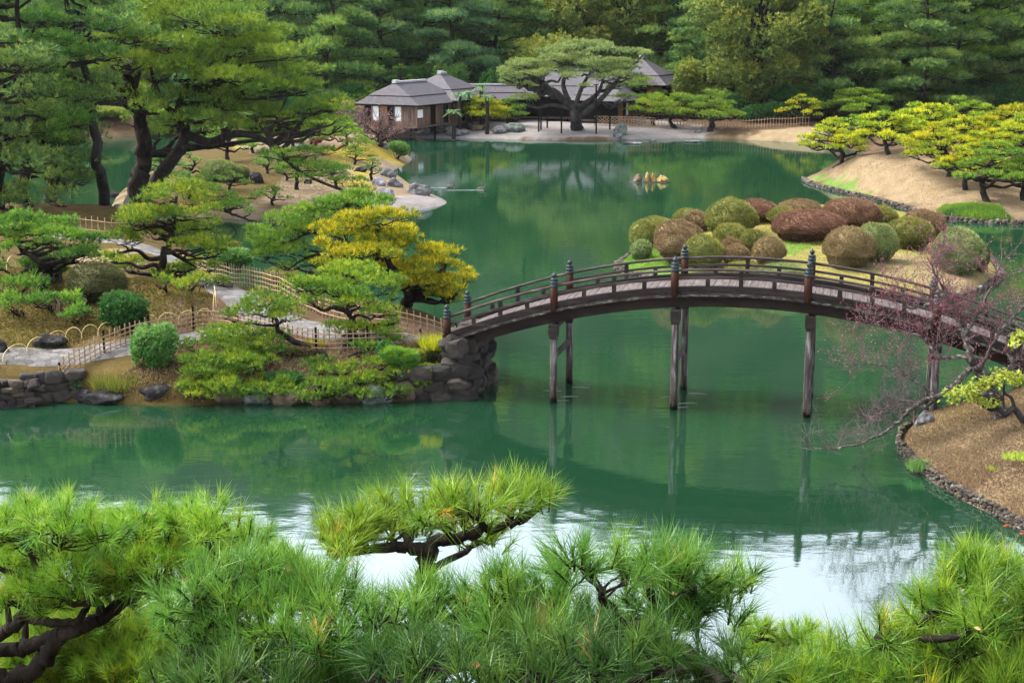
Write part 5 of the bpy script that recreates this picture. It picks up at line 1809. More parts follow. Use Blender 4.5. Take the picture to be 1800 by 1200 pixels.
for i_, (px, py, w_, h_, lf, lab) in enumerate(AZ):
    pdome(lab, px, py, w_ * 1.05, h_ * 1.12, lf, 100 + i_, group='clipped azaleas on the island', L=.075, w=.034)
def lawn(name, poly, n, hgt, leaf, seed, w=.02, nb=3, zones=None, kindv='stuff'):
    rng = np.random.default_rng(seed)
    P2 = np.array([q[:2] for q in poly])
    lo, hi = P2.min(0), P2.max(0)
    q = rng.uniform(lo, hi, (n * 3, 2))
    q = q[poly_sd(P2, q[:, 0], q[:, 1]) > .05][:n]
    z = hland(q[:, 0], q[:, 1])
    k = z > .06
    P = np.stack([q[k, 0], q[k, 1], z[k]], 1)
    mb = MB()
    t = np.clip(.5 + .35 * vn2(P[:, 0], P[:, 1], 1.2, seed) + rng.normal(0, .2, len(P)), 0, 1)
    blades(mb, P, np.broadcast_to([0, 0, 1.0], P.shape), hgt, w, nb, .55, rng, t)
    return kind(build(mb, name, LM[leaf]), kindv)


LM['straw'] = leaf_mat('dry straw grass', [(0, (.05, .033, .017)), (.45, (.135, .094, .052)), (.75, (.215, .160, .092)), (1, (.22, .19, .075))], trans=.2, spec=.1, rough=.8)
LM['tan'] = leaf_mat('tan winter turf', [(0, (.075, .052, .025)), (.5, (.145, .105, .056)), (1, (.205, .155, .09))], trans=.15, spec=.05, rough=.9)
LM['mossy'] = leaf_mat('moss and short grass', [(0, (.05, .035, .010)), (.5, (.085, .075, .014)), (1, (.13, .13, .022))], trans=.2, spec=.1, rough=.8)
LM['straw2'] = leaf_mat('pale lawn grass', [(0, (.12, .10, .025)), (.5, (.20, .19, .035)), (1, (.24, .28, .04))], trans=.2, spec=.1, rough=.8)
LM['freshgrass'] = leaf_mat('fresh grass', [(0, (.045, .12, .012)), (.5, (.09, .19, .022)), (1, (.19, .25, .04))], trans=.25, spec=.1, rough=.8)
lawn('dry_grass', [W(1575, 780), W(1600, 755), (12.0, 44.2), (14.6, 46.2), (18, 48), (19, 40), (16, 33), W(1800, 936), W(1680, 870), W(1620, 832)], 60000, .065, 'straw', 41, .012)
lawn('fresh_grass', [W(1080, 470), W(1120, 440), W(1170, 425), W(1215, 440), W(1210, 495), W(1110, 484)], 9000, .09, 'freshgrass', 42, .02)
lawn('moss_grass', [W(-150, 700, .8), G(20, 640), G(150, 600), G(370, 575), G(380, 520), G(300, 500), G(150, 470), G(0, 470), G(-200, 480)], 16000, .10, 'mossy', 44, .03)
lawn('bank_litter', [W(130, 700, .4), W(330, 706, .3), W(560, 702, .3), W(770, 690, .4), W(760, 612, 1.5), W(560, 612, 1.3), W(400, 600, 1.2), W(250, 640, 1)], 9000, .10, 'straw', 45, .03)
lawn('island_grass', [W(1120, 480), W(1320, 508), W(1600, 524), W(1735, 490), W(1720, 450), W(1600, 390), W(1380, 378), W(1200, 425)], 22000, .06, 'straw2', 46, .022)
lawn('tan_grass', [W(1425, 318), W(1540, 350), W(1640, 379), W(1900, 395), G(1850, 280), G(1600, 268), G(1470, 292)], 18000, .05, 'tan', 47, .015)
lawn('island_litter', [G(420, 300), G(470, 350), G(640, 370), G(660, 340), G(600, 300), G(690, 275), G(600, 262), G(450, 280)], 9000, .07, 'tan', 48, .022)
lawn('ground_cover', [W(1640, 382), G(1660, 366), G(1760, 368), W(1780, 393), W(1700, 389)], 5000, .32, 'green', 43, .06)

# ------------------------------------------------------------------ trained pines on the tan mound, right
for lab, px, py, toppx, rpx, npad, leaf, sd, kw in [
    ('yellow pine with a looped double trunk at the tip of the tan mound', 1468, 292, 212, 62, 13, 'gold', 71, {'lean': (-.3, 0)}),
    ('yellow green pine next to the looped trunk one, thick leaning stem', 1566, 272, 198, 74, 15, 'gold', 72, {'lean': (-.8, 0), 'tbias': -.08}),
    ('golden low pine with an arching trunk on the open tan grass', 1664, 312, 226, 84, 17, 'gold', 73, {'lean': (-1.0, 0)}),
    ('green spreading pine at the near right end of the tan mound', 1735, 355, 252, 76, 15, 'green', 74, {'lean': (.5, 0), 'tbias': .12}),
    ('yellow green pine at the right edge above the green one', 1800, 318, 212, 84, 16, 'gold', 75, {'tbias': -.08}),
    ('broad yellow pine in the middle rear of the tan mound', 1625, 262, 182, 78, 15, 'gold', 76, {'tbias': -.05}),
    ('light green pine in the rear row, right of the broad yellow one', 1700, 255, 178, 78, 15, 'lime', 77, {'tbias': .12}),
    ('golden pine in the rear row near the right edge', 1780, 262, 182, 74, 15, 'gold', 78, {}),
    ('upper yellow green pine at the right edge under the woods', 1772, 205, 138, 62, 12, 'gold', 79, {'tbias': -.1}),
    ('low golden pine between the rear row and the arching trunk one', 1745, 292, 226, 66, 13, 'gold', 80, {'tbias': .02}),
    ('lime pine behind the looped trunk pine on the crest', 1500, 252, 206, 52, 11, 'lime', 81, {}),
    ('broad green pine on the far bank, left of the dark trunk', 1505, 216, 156, 66, 18, 'lime', 82, {'tbias': -.05, 'pad': .30}),
    ('golden pine with low pads in the open right part of the tan mound', 1698, 334, 250, 60, 12, 'gold', 85, {'lean': (.5, 0)}),
    ('dark green low pine at the right edge near the water', 1798, 352, 268, 58, 12, 'green', 86, {'tbias': .05}),
    ('golden pine in the second row behind the arching trunk one', 1690, 285, 205, 70, 14, 'gold', 87, {}),
    ('yellow green pine in the second row at the right edge', 1790, 292, 200, 70, 14, 'lime', 88, {'tbias': .1}),
    ('small golden pine at the end of the bamboo picket fence', 1408, 220, 168, 42, 9, 'gold', 83, {}),
    ('yellow green low pine in the gap right of the looped trunk pine', 1600, 246, 196, 60, 12, 'lime', 84, {'tbias': .1}),
]:
    b = G(px, py)
    h = D(px, toppx, b[1])[2] - b[2]
    niwaki('garden_pine', lab, b, max(h, 1.6), rpx * b[1] / F, npad + 9, leaf, sd, L=.24, w=.056, nb=5, dens=1.3, up=.6, group='trained pines on the right bank', pad=kw.pop('pad', .27), **kw)

# ------------------------------------------------------------------ woods behind
def forest_pine(seed, h, r, nbr, L=.60, w=.11, droop=.25, dens=1.0):
    rng = np.random.default_rng(seed)
    tm, cm = MB(), MB()
    T = curve([(0, 0, -.6), (rng.normal(0, .3), rng.normal(0, .3), h * .35), (rng.normal(0, .5), rng.normal(0, .5), h * .7), (rng.normal(0, .4), 0, h)], 6)
    tr = np.linspace(.36, .05, len(T))
    tube(tm, T, tr, 8)
    for j in range(nbr):
        u = .10 + .88 * (j + .5) / nbr
        i = min(int(u * len(T)), len(T) - 1)
        a = j * 2.4 + rng.uniform(-.5, .5)
        ln = r * (1.0 - .80 * max(0, u - .25) ** 1.3) * rng.uniform(.65, 1.15)
        e = T[i] + np.array([math.cos(a) * ln, math.sin(a) * ln, rng.uniform(-.12, .16) * ln])
        b = wig(T[i], e, rng, .10, 5, -.03)
        tube(tm, b, np.linspace(max(tr[i] * .5, .06), .03, len(b)), 5)
        for q, s in ((.45, .8), (.72, 1.0), (1.0, .85)):
            c = b[min(int(q * len(b)), len(b) - 1)] + np.array([rng.normal(0, .3), rng.normal(0, .3), .25])
            rx = ln * .30 * s * rng.uniform(.8, 1.25) + .35
            n = int(34 * dens * rx * rx) + 12
            P, Nn, hh = pad_points(c, rx, rx * rng.uniform(.7, 1), rx * .30, n, rng, rng.uniform(0, 3), under=.2)
            A = nrm(Nn * .8 + np.array([math.cos(a) * .5, math.sin(a) * .5, .35]))
            blades(cm, P, A, L, w, 5, .40, rng, np.clip(.10 + .6 * hh + rng.normal(0, .16, n) + rng.normal(0, .10), 0, 1))  # upper shoots lighter: lit crown tops painted into the colour
    return tm, cm


def forest_broad(seed, h, r, L=.36, w=.17, ncl=120, per=95):
    rng = np.random.default_rng(seed)
    tm, cm = MB(), MB()
    T = curve([(0, 0, -.6), (rng.normal(0, .3), rng.normal(0, .3), h * .3), (rng.normal(0, .6), 0, h * .6), (0, 0, h * .85)], 6)
    tube(tm, T, np.linspace(.42, .08, len(T)), 8)
    for j in range(ncl):
        d = nrm(rng.normal(size=3))
        d[2] = d[2] * .95 + .02
        c = np.array([0, 0, h * .52]) + d * np.array([r, r, h * .44]) * rng.uniform(.62, 1.0)
        s = rng.uniform(.8, 1.6) * r / 5
        i = min(len(T) - 1, max(2, int(len(T) * (c[2] / h) * .7)))
        b = wig(T[i], c, rng, .1, 4)
        tube(tm, b, np.linspace(.10, .025, len(b)), 4)
        dd = nrm(rng.normal(size=(per, 3)))
        P = c + dd * np.array([s, s, s * .75]) * rng.uniform(.7, 1.05, (per, 1))
        tt = np.clip(.40 + .22 * dd[:, 2] + rng.normal(0, .16, per) + rng.normal(0, .08), 0, 1)
        blades(cm, P, nrm(dd + [0, 0, .3]), L, w, 5, .7, rng, tt)
    return tm, cm


FT = []
for sd, h, r, nbr in ((1, 19, 6.0, 34), (2, 17, 6.8, 30), (3, 21, 5.4, 38), (4, 15, 6.2, 28)):
    a, b = forest_pine(sd, h, r, nbr)
    FT.append((a.mesh('pine_trunk', M['bark']), b.mesh('pine_crown', LM['blue']), h))
for sd, h, r in ((11, 15, 5.6), (12, 12, 5.2)):
    a, b = forest_broad(sd, h, r)
    FT.append((a.mesh('broadleaf_trunk', M['bark']), b.mesh('broadleaf_crown', LM['olive']), h))


def wood(lab, px, Y, ti, leaf, s, seed, group='trees of the woods behind the garden', zup=0.0):
    rg = random.Random(seed)
    x = (px - 900) / F * Y
    z = gz(x, Y) if Y < 182 else float(hill_h(np.array([x]), np.array([float(Y)]))[0])
    tm, cm, h = FT[ti]
    root = thing('forest_pine' if ti < 4 else 'broadleaf_tree', lab, 'pine tree' if ti < 4 else 'tree', (x, Y, z + zup), rg.uniform(0, 6.28), group)
    root.scale = (s, s, s * rg.uniform(.95, 1.05))
    for nm, me, mt in (('trunk', tm, None), ('crown', cm, LM[leaf])):
        o = link(nm, me, root)
        if mt is not None:
            o.material_slots[0].link = 'OBJECT'
            o.material_slots[0].material = mt


for i_, (px, Y, ti, leaf, s, lab) in enumerate([
    (420, 172, 1, 'blue', .95, 'bluish pine in the woods right behind the leaning pine top'), (505, 178, 0, 'blue', .95, 'tall bluish pine in the woods left of the pavilion roof'),
    (580, 172, 3, 'dark', 1.0, 'dark layered pine above the left eave of the pavilion'), (660, 180, 2, 'blue', 1.0, 'bluish pine standing straight above the pavilion ridge'),
    (735, 184, 1, 'dark', .95, 'dark wide pine behind the pavilion roof peak'), (800, 178, 0, 'blue', .9, 'feathery blue green pine behind the low linking wing'),
    (870, 184, 3, 'dark', 1.0, 'dark pine left of the yellow green round tree'), (1000, 188, 5, 'olive', 1.15, 'light green broad tree with dark limbs above the grand old pine'),
    (1090, 190, 4, 'olive', 1.0, 'broad tree rising behind the crown of the grand old pine'), (1180, 186, 1, 'dark', .9, 'dark pine behind the pyramid roof'),
    (1240, 180, 3, 'dark', .85, 'shaded pine left of the big yellowish tree'), (1330, 168, 4, 'olive', 1.18, 'big yellowish leafy tree standing at the edge of the woods'),
    (1400, 176, 5, 'dark', 1.05, 'very dark leafy tree right of the big yellowish tree'), (1455, 168, 3, 'dark', .9, 'ragged dark green pine with stepped boughs behind the broad green pine'),
    (1530, 174, 0, 'green', .9, 'layered mid green pine left of the straight dark trunk'), (1608, 166, 2, 'dark', .95, 'tall pine with a straight bare dark trunk behind the tan mound'),
    (1665, 172, 1, 'green', .95, 'broad mid green pine right of the straight dark trunk'), (1740, 176, 0, 'dark', 1.0, 'dark pine with layered boughs near the right edge'),
    (1800, 168, 1, 'dark', 1.0, 'dark pine cut by the right edge of the woods'), (340, 178, 0, 'blue', 1.0, 'bluish pine in the woods seen between the trunks of the leaning pine'),
    (230, 176, 4, 'olive', .9, 'brownish leafy tree seen left of the leaning pine fork'), (120, 180, 1, 'dark', 1.0, 'dark pine far behind the tall left pines'), (20, 178, 3, 'dark', 1.0, 'dark pine far behind at the left edge'),
    (460, 196, 2, 'dark', 1.0, 'second row pine on the slope above the island'), (620, 198, 0, 'blue', 1.0, 'second row bluish pine on the slope above the pavilion'), (760, 200, 2, 'dark', 1.0, 'second row dark pine on the slope behind the roof peak'),
    (930, 198, 0, 'blue', 1.0, 'second row pine on the slope left of the light green broad tree'), (1140, 202, 3, 'dark', 1.1, 'second row dark pine on the slope above the pyramid roof'), (1290, 196, 0, 'blue', 1.0, 'second row bluish pine behind the big yellowish tree'),
    (1490, 192, 1, 'dark', 1.0, 'second row dark pine behind the stepped boughs'), (1580, 194, 3, 'dark', 1.0, 'second row pine behind the straight dark trunk'), (1710, 194, 2, 'dark', 1.0, 'second row dark pine right of the broad mid green pine'),
]):
    wood(lab, px, Y, ti, leaf, s, i_)
for lab, px, Y, top, rpx, leaf, sd in [
    ('yellow green round tree behind the grand old pine', 955, 176, 58, 62, 'olive', 1), ('bright green round bush above the roof peak of the rear wing', 797, 174, 112, 32, 'bright', 2),
    ('dark bush in the shade under the very dark leafy tree', 1395, 166, 150, 46, 'deep', 3), ('dark bush behind the picket fence in the woods shade', 1340, 164, 178, 46, 'deep', 4), ('dark evergreen bush under the ragged pine', 1470, 168, 160, 46, 'deep', 5),
    ('dark evergreen bush right of the straight trunk', 1690, 170, 148, 54, 'deep', 6), ('dark evergreen bush under the right edge pine', 1765, 168, 150, 46, 'deep', 7), ('dark evergreen bush left of the straight trunk', 1545, 170, 150, 44, 'deep', 8),
    ('grey green rounded tree right of the pyramid roof', 1200, 170, 108, 34, 'olive', 9), ('dark bush left of the bright yellow pine on the far shore', 540, 166, 165, 50, 'deep', 10), ('dark bush behind the bare lilac plum', 610, 170, 150, 40, 'deep', 11),
    ('shaded bush at the far end of the stream', 180, 160, 190, 50, 'olive', 12), ('yellowish bush across the stream between the trunks', 285, 158, 185, 44, 'olive', 20), ('dark bush across the stream behind the slender trunk', 130, 158, 180, 40, 'deep', 21), ('green bush across the stream right of the forked trunk', 345, 158, 190, 36, 'green', 22), ('shaded bush beyond the stream near the left edge', 60, 160, 185, 60, 'deep', 13), ('dark bush on the slope above the low linking wing', 880, 172, 125, 44, 'deep', 14), ('dark bush behind the tea house middle wing', 1060, 180, 110, 50, 'deep', 15), ('dark bush right of the round green bush', 740, 176, 118, 40, 'deep', 16), ('dark bush behind the far fence at its left end', 1290, 168, 165, 40, 'deep', 17),
    ('dark bush in the woods gap behind the arching island', 450, 168, 160, 50, 'deep', 18), ('dark bush in the woods gap behind the lantern', 350, 168, 170, 50, 'deep', 19)]:
    x = (px - 900) / F * Y
    z = gz(x, Y)
    h = D(px, top, Y)[2] - z
    leafy(lab, (x, Y, z), rpx * Y / F, rpx * Y / F * .8, h * 1.05, leaf, 200 + sd, name='round_tree', cat='bush', n=3000, L=.34, w=.18, nb=5, lumps=16)

# the woods up the slope read as one mass
rng = np.random.default_rng(77)
mb = MB()
for j in range(900):
    x, y = (rng.uniform(-300, 300), 204 + 200 * rng.uniform() ** .9) if j > 230 else (rng.uniform(-85, 85), rng.uniform(184, 212))
    z = float(hill_h(np.array([x]), np.array([y]))[0])
    h, r = (rng.uniform(9, 16), rng.uniform(3.2, 5.2)) if j > 230 else (rng.uniform(3, 9), rng.uniform(2, 4))
    n = 60 if j > 230 else 260
    d = nrm(rng.normal(size=(n, 3)))
    d[:, 2] = np.abs(d[:, 2]) - .2
    P = np.array([x, y, z + h * .55]) + d * np.array([r, r, h * .45]) * rng.uniform(.7, 1, (n, 1))
    blades(mb, P, nrm(d + [0, 0, .3]), 1.5 if j > 230 else .7, .9 if j > 230 else .26, 4, .7, rng, np.clip(.4 + .2 * d[:, 2] + rng.normal(0, .2), 0, 1))
kind(build(mb, 'hill_forest', LM['dark']), 'stuff')

# ------------------------------------------------------------------ the plum at the right of the bridge, and the maple
Yq = 42.0
pb = D(1765, 742, 40.9)
pb[2] = gz(pb[0], pb[1])
q_ = lambda a, b, y: D(a, b, y)
twig_tree('plum_tree', 'lichened plum tree with pink buds leaning over the bridge from the mound', pb,
          [([pb - [0, 0, .2], q_(1755, 715, 41), q_(1738, 685, 41), q_(1722, 650, 41), q_(1706, 628, 41)], .24, .15, 8),
           ([q_(1712, 638, 41), q_(1690, 665, 41), q_(1660, 690, 41), q_(1610, 712, 40.8), q_(1580, 740, 40.6), q_(1545, 765, 40.4), q_(1490, 785, 40.2), q_(1425, 787, 40)], .095, .018, 52, 0),
           ([q_(1660, 690, 41), q_(1625, 715, 41.3), q_(1596, 705, 41.5), q_(1565, 712, 41.6), q_(1530, 740, 41.7), q_(1500, 770, 41.7)], .06, .016, 44, 0),
           ([q_(1706, 628, 41), q_(1680, 628, 41.2), q_(1655, 630, 41.4), q_(1638, 610, 41.6), q_(1620, 590, 41.8), q_(1580, 582, 42), q_(1520, 568, 42)], .07, .016, 46, 2),
           ([q_(1706, 628, 41), q_(1700, 600, 41.2), q_(1690, 570, 41.4), q_(1670, 540, 41.6), q_(1640, 535, 41.8), q_(1600, 540, 42), q_(1560, 510, 42)], .11, .02, 58, 2),
           ([q_(1696, 590, 41.2), q_(1720, 550, 41), q_(1745, 500, 41), q_(1760, 460, 41)], .06, .014, 30, 2), ([q_(1690, 570, 41.4), q_(1660, 510, 41.6), q_(1640, 470, 41.8), q_(1660, 445, 42)], .055, .014, 40, 2),
           ([q_(1722, 650, 41), q_(1755, 590, 40.7), q_(1790, 550, 40.5), q_(1820, 520, 40.4)], .05, .018, 24), ([q_(1735, 670, 41), q_(1752, 655, 41), q_(1778, 645, 41), q_(1776, 610, 41), q_(1775, 585, 41)], .12, .05, 10),
           ([q_(1640, 692, 41), q_(1590, 660, 41.2), q_(1540, 640, 41.3), q_(1490, 650, 41.3)], .04, .012, 44, 1)],
          7, 'lichen', 'twig', levels=3, up=.55, bud='bud', nshoot=12, slen=.85, r_tw=.0062, budn=2, budL=.028, dens=1.05)
mp = np.array([16.6, 40.2, 0])
mp[2] = gz(mp[0], mp[1])
rng = np.random.default_rng(8)
root = thing('maple_tree', 'dark crooked boughs with pale new leaves reaching in from the right edge', 'maple', mp)
tm, cm = MB(), MB()
for pts, r0, r1 in (([mp - [0, 0, .2], q_(1860, 720, 40.2), q_(1825, 760, 40), q_(1800, 740, 39.9), q_(1782, 718, 39.8), q_(1766, 728, 39.8), q_(1752, 715, 39.8), q_(1740, 720, 39.8), q_(1715, 705, 39.8)], .14, .03),
                    ([q_(1784, 722, 39.8), q_(1778, 700, 39.8), q_(1765, 690, 39.8), q_(1765, 675, 39.8)], .06, .025), ([q_(1860, 700, 40.2), q_(1830, 660, 40.2), q_(1800, 640, 40.2)], .1, .05), ([q_(1850, 690, 40.2), q_(1830, 600, 40.4), q_(1790, 592, 40.4)], .09, .02)):
    P = curve([np.asarray(a) - mp for a in pts], 6)
    tube(tm, P, np.linspace(r0, r1, len(P)), 7)
for px, py, rx, n in ((1690, 690, 24, 60), (1715, 700, 18, 50), (1735, 672, 22, 70), (1740, 708, 20, 50), (1765, 660, 26, 90), (1790, 668, 22, 70), (1720, 680, 14, 30), (1798, 590, 16, 50), (1782, 600, 10, 24), (1670, 700, 14, 24), (1700, 682, 12, 24)):
    c = D(px, py, 39.7 + rng.uniform(-.3, .3)) - mp
    k = 39.7 / F
    P = c + rng.normal(0, .5, (n, 3)) * np.array([rx * k, .25, 9 * k])
    blades(cm, P, nrm(rng.normal(size=(n, 3)) + [0, 0, .3]), .10, .06, 5, .8, rng, rng.uniform(.1, 1, n))
    tube(tm, wig(q_(1765, 705, 39.8) - mp if px < 1780 else q_(1800, 640, 40.2) - mp, c, rng, .2, 4), .014, 4)
build(tm, 'trunk', M['bark_grey'], root, True)
build(cm, 'leaves', LM['maple'], root)
for lab, px, py, sd in (('small yellow green weed patch on the mound under the plum', 1790, 803, 1), ('yellow weed patch lower on the dry mound', 1765, 825, 2)):
    grass_tuft(lab, W(px, py, gz(*W(px, py, .8)[:2])), .45, .14, 'maple', 20 + sd, 160, name='weed_patch', cat='weeds')

# ------------------------------------------------------------------ near pines below the lookout
def near_pine(label, base, pads, Y, leaf, seed, limbs, dens=1.0, L=.12, w=.0035, nsub=5, nb=9, depth=.35, up=.55, dead=True, back=.6):
    """shoots are built needle by needle"""
    rng = np.random.default_rng(seed + 700)
    base = np.asarray(base, float)
    root = thing('near_pine', label, 'pine tree', base)
    tm, cm, dm = MB(), MB(), MB()
    sm_ = tm
    ends = []
    for pts, r0, r1 in limbs:
        P = curve([np.asarray(a, float) - base for a in pts], 6)
        P[1:-1] += rng.normal(0, r0 * .18, (len(P) - 2, 3))
        tube(tm, P, np.linspace(r0, r1, len(P)), 9)
        ends.append(P)
    E = np.concatenate(ends)
    k = Y / F
    lst = list(pads)
    for q in list(pads):
        if rng.uniform() < back:
            lst.append((q[0] + rng.normal(0, 30), q[1] + rng.uniform(15, 50), q[2], q[3], Y + rng.uniform(-.1, .5)))
    for q in lst:
        px, py, rx, ry = q[:4]
        y = q[4] if len(q) > 4 else Y + rng.uniform(-depth, depth)
        c = D(px, py + 12, y) - base
        rx, rz = rx * k, ry * k * .62
        ryy = max(rx * .9, .15)
        i = int(np.argmin(np.linalg.norm(E - (c - [0, 0, rz]), axis=1)))
        b = wig(E[i], c - [0, 0, rz * .8], rng, .12, 4)
        tube(tm, b, np.linspace(.022, .012, len(b)), 6)
        n = max(8, int(math.pi * rx * ryy * 270 * dens))
        P, Nn, hh = pad_points(c, rx, ryy, rz, n, rng, rng.uniform(0, 3), lump=.42, under=.16)
        A = nrm(Nn * .75 + np.array([0, 0, up]) + rng.normal(0, .18, (n, 3)))
        for j in range(0, n, 3):                         # twigs under the shoots
            tw = wig(b[-1] if rng.uniform() < .6 else b[-3], P[j] - A[j] * .02, rng, .12, 3)
            tube(sm_, tw, np.linspace(.006, .0035, len(tw)), 4, cap=False)
        st0 = P - A * .05
        for j in range(n):
            tube(sm_, [st0[j], P[j] + A[j] * .045], [.0042, .003], 3, cap=False)
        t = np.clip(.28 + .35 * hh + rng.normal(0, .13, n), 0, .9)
        t[rng.uniform(size=n) < .007] = 1.0
        PP = np.concatenate([P - A * .045 + A * (.105 * s_ / nsub) for s_ in range(nsub)])
        AA = np.concatenate([A] * nsub)
        blades(cm, PP, AA, L, w, nb, .40, rng, np.concatenate([t] * nsub), droop=.06)
        if dead:
            for j in range(n):
                if rng.uniform() < .012:
                    v = np.array([[0, -.5, 0], [.45, 0, .12], [0, .55, 0], [-.45, 0, .1]]) * .028
                    Rm = np.linalg.qr(rng.normal(size=(3, 3)))[0]
                    dm.add(v @ Rm + P[j] + A[j] * .06, [[0, 1, 2, 3]])
    build(tm, 'trunk', M['bark'], root, True)
    build(cm, 'crown', LM[leaf], root)
    if dm.n:
        build(dm, 'dead_foliage', M['deadleaf'], root)
    return root


def nb_(x, y):
    return np.array([x, y, near_hill_z(x, y) - .2])


near_pine('near pine with a bright yellow green flat crown and twisted limbs at the lower left', nb_(-3.4, 8.0),
          [(30, 915, 75, 42), (110, 918, 85, 42), (200, 930, 80, 42), (290, 920, 85, 48), (372, 922, 70, 45), (430, 955, 70, 40), (490, 985, 52, 34), (60, 975, 85, 42), (160, 985, 85, 40), (260, 985, 80, 38), (350, 980, 62, 34), (-30, 950, 60, 42), (420, 1000, 50, 30), (10, 1020, 70, 30), (100, 1025, 70, 26), (220, 1025, 70, 24), (520, 1010, 50, 30), (470, 1030, 60, 30), (400, 1035, 60, 28)],
          8.2, 'fgl', 1, [([nb_(-3.4, 8.0), D(-120, 1220, 8.1), D(20, 1190, 8.2), D(70, 1165, 8.2), D(110, 1115, 8.2), D(180, 1085, 8.2), D(215, 1060, 8.2), D(270, 1035, 8.3), D(340, 1015, 8.3)], .065, .025),
                          ([D(-120, 1160, 8.2), D(-40, 1120, 8.2), D(15, 1105, 8.2), D(45, 1080, 8.2), D(90, 1062, 8.3), D(120, 1055, 8.3)], .05, .02), ([D(110, 1115, 8.2), D(60, 1135, 8.3), D(10, 1140, 8.3), D(-60, 1150, 8.3)], .05, .04),
                          ([D(45, 1085, 8.2), D(100, 1095, 8.15), D(140, 1085, 8.15), D(160, 1050, 8.2)], .03, .018), ([D(180, 1085, 8.2), D(170, 1060, 8.1), D(130, 1060, 8.1), D(90, 1040, 8.1)], .03, .014)], dens=1.15)
near_pine('near pine with one level tabletop pad on a short stem in the lower centre', nb_(-.4, 6.3),
          [(590, 950, 58, 26), (640, 915, 64, 36), (710, 890, 70, 42), (780, 900, 60, 38), (840, 882, 62, 38), (900, 872, 64, 36), (950, 868, 42, 28), (690, 925, 70, 30), (830, 905, 60, 26), (620, 945, 50, 24)],
          6.3, 'fgl', 2, [([nb_(-.4, 6.3), D(735, 1120, 6.3), D(748, 1040, 6.3), D(752, 975, 6.3), D(770, 955, 6.3), D(840, 935, 6.3), D(910, 915, 6.3)], .06, .014), ([D(757, 968, 6.3), D(710, 958, 6.3), D(650, 965, 6.3), D(580, 975, 6.3)], .035, .012)], depth=.18, back=.3, dens=1.1)
C3 = [(330, 1050, 60, 46), (400, 1020, 80, 50), (480, 1010, 80, 48), (560, 1030, 80, 50), (330, 1120, 70, 50), (430, 1100, 90, 56), (530, 1110, 90, 56), (640, 1050, 80, 50), (720, 1045, 80, 48), (800, 1030, 90, 48), (900, 1005, 90, 52), (980, 992, 90, 52), (1060, 975, 80, 52),
      (1140, 962, 80, 48), (1220, 975, 70, 44), (1270, 990, 50, 40), (620, 1125, 90, 56), (720, 1115, 90, 56), (830, 1105, 100, 56), (940, 1085, 100, 56), (1050, 1065, 90, 56), (1150, 1050, 90, 52), (1225, 1050, 60, 44)]
C3 = [(a, b + (26 if a > 600 else 0), c, d * .9) for a, b, c, d in C3]
near_pine('near pine filling the lower centre with long deep green needles', nb_(.2, 4.7), C3, 5.1, 'fgd', 3,
          [([nb_(.2, 4.7), D(940, 1260, 4.9), D(960, 1190, 5.0), D(1000, 1150, 5.1), D(1100, 1110, 5.1), D(1220, 1060, 5.1)], .06, .016), ([D(940, 1230, 4.9), D(860, 1180, 5), D(760, 1150, 5.1), D(620, 1130, 5.1), D(480, 1110, 5.1), D(360, 1090, 5.1)], .05, .014), ([D(990, 1160, 5), D(960, 1090, 5.2), D(940, 1050, 5.3)], .035, .014),
           ([D(760, 1150, 5.1), D(700, 1100, 5.3), D(640, 1070, 5.4)], .03, .013)], dens=1.0)
near_pine('lower tier pine boughs along the bottom edge in the centre, needles coloured as in shade', nb_(.6, 4.2),
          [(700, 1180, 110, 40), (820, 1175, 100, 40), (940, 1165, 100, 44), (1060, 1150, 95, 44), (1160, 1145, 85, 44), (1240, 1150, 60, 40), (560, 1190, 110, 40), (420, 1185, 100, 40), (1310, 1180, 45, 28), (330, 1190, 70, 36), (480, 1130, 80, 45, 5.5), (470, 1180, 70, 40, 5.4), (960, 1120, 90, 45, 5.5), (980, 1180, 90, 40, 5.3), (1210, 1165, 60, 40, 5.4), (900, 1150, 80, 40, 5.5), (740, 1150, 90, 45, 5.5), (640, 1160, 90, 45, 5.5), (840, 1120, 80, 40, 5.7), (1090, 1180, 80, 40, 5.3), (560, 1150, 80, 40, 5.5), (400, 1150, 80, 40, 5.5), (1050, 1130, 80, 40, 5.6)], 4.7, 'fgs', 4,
          [([nb_(.6, 4.2), D(980, 1300, 4.5), D(1020, 1230, 4.6), D(1120, 1190, 4.7), D(1260, 1170, 4.7)], .05, .014), ([D(1000, 1270, 4.5), D(840, 1220, 4.6), D(620, 1210, 4.7), D(400, 1215, 4.7)], .045, .014)], dens=.8)
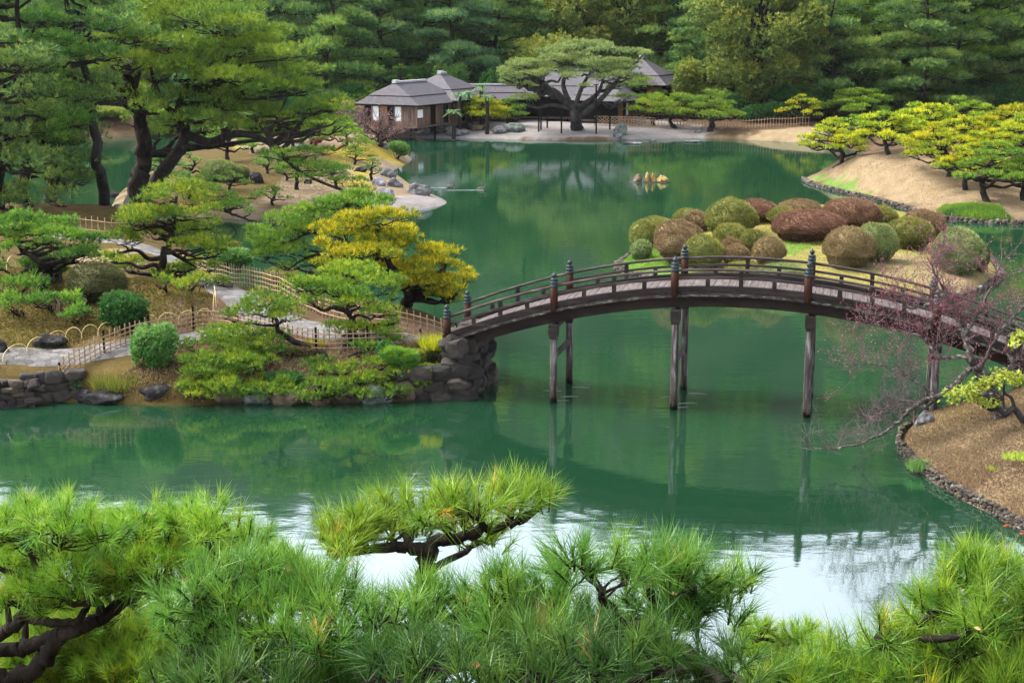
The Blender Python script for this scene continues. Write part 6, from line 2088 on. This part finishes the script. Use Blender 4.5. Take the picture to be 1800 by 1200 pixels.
near_pine('near pine with yellowish needles in the lower right corner', nb_(2.6, 5.6),
          [(1760, 1005, 70, 46), (1700, 1000, 60, 40), (1800, 1030, 60, 50), (1655, 1045, 56, 38), (1780, 1070, 70, 52), (1700, 1080, 80, 48), (1620, 1125, 60, 38), (1560, 1115, 46, 28), (1500, 1142, 60, 28), (1550, 1160, 66, 36), (1650, 1150, 80, 42), (1750, 1140, 84, 48), (1450, 1165, 50, 24), (1400, 1190, 60, 22), (1590, 1190, 90, 30), (1710, 1190, 90, 34), (1820, 1120, 60, 50), (1690, 1130, 70, 40), (1500, 1190, 60, 30), (1770, 1190, 90, 40), (1640, 1190, 80, 36), (1740, 1100, 70, 40), (1810, 1160, 60, 40)],
          5.6, 'fgy', 5, [([nb_(2.6, 5.6), D(1800, 1290, 5.6), D(1740, 1220, 5.6), D(1660, 1175, 5.6), D(1600, 1165, 5.6), D(1530, 1180, 5.6), D(1440, 1195, 5.6)], .05, .014), ([D(1740, 1220, 5.6), D(1750, 1130, 5.7), D(1730, 1060, 5.7)], .04, .014), ([D(1600, 1168, 5.6), D(1570, 1130, 5.6), D(1540, 1120, 5.6)], .02, .01)])
near_pine('bright pine top further down the slope between the two near pines', nb_(1.9, 11),
          [(1330, 1105, 46, 22), (1390, 1108, 50, 22), (1350, 1135, 62, 26), (1425, 1135, 32, 20), (1310, 1150, 50, 26), (1400, 1165, 50, 24), (1330, 1185, 60, 26)], 11, 'fgl', 6, [([nb_(1.9, 11), D(1375, 1260, 11), D(1375, 1190, 11), D(1370, 1130, 11)], .07, .02)], nb=12, w=.0034)
near_pine('shaded pine below the twisted limbs at the lower left', nb_(-2.9, 9.6),
          [(90, 1105, 110, 40), (220, 1110, 90, 46), (280, 1090, 60, 40), (260, 1160, 100, 46), (30, 1090, 80, 36), (330, 1090, 50, 36), (150, 1170, 120, 40), (60, 1160, 80, 36), (370, 1150, 60, 36), (0, 1130, 60, 40), (120, 1065, 70, 34), (200, 1150, 90, 40), (40, 1130, 70, 40), (30, 1190, 90, 40), (240, 1200, 90, 36), (-20, 1060, 60, 40), (340, 1190, 80, 36), (180, 1075, 70, 34)], 9.8, 'fgl', 7, [([nb_(-2.9, 9.6), D(150, 1290, 9.7), D(160, 1200, 9.8), D(200, 1140, 9.8)], .08, .02)], nb=12, w=.0036, dens=1.3, back=1.0)

# the damp air over the pond: far trees pale a little
mb = MB()
box(mb, (0, 100, 20), (640, 660, 44))
hz = kind(build(mb, 'haze', None), 'stuff')
hz.data.materials.clear()
hm, nt, N, L, out = newmat('damp air')
pv = N.new('ShaderNodeVolumePrincipled')
pv.inputs['Color'].default_value = (.86, .92, 1.0, 1)
pv.inputs['Density'].default_value = .000035
pv.inputs['Anisotropy'].default_value = .0
L.new(pv.outputs[0], out.inputs['Volume'])
hz.data.materials.append(hm)
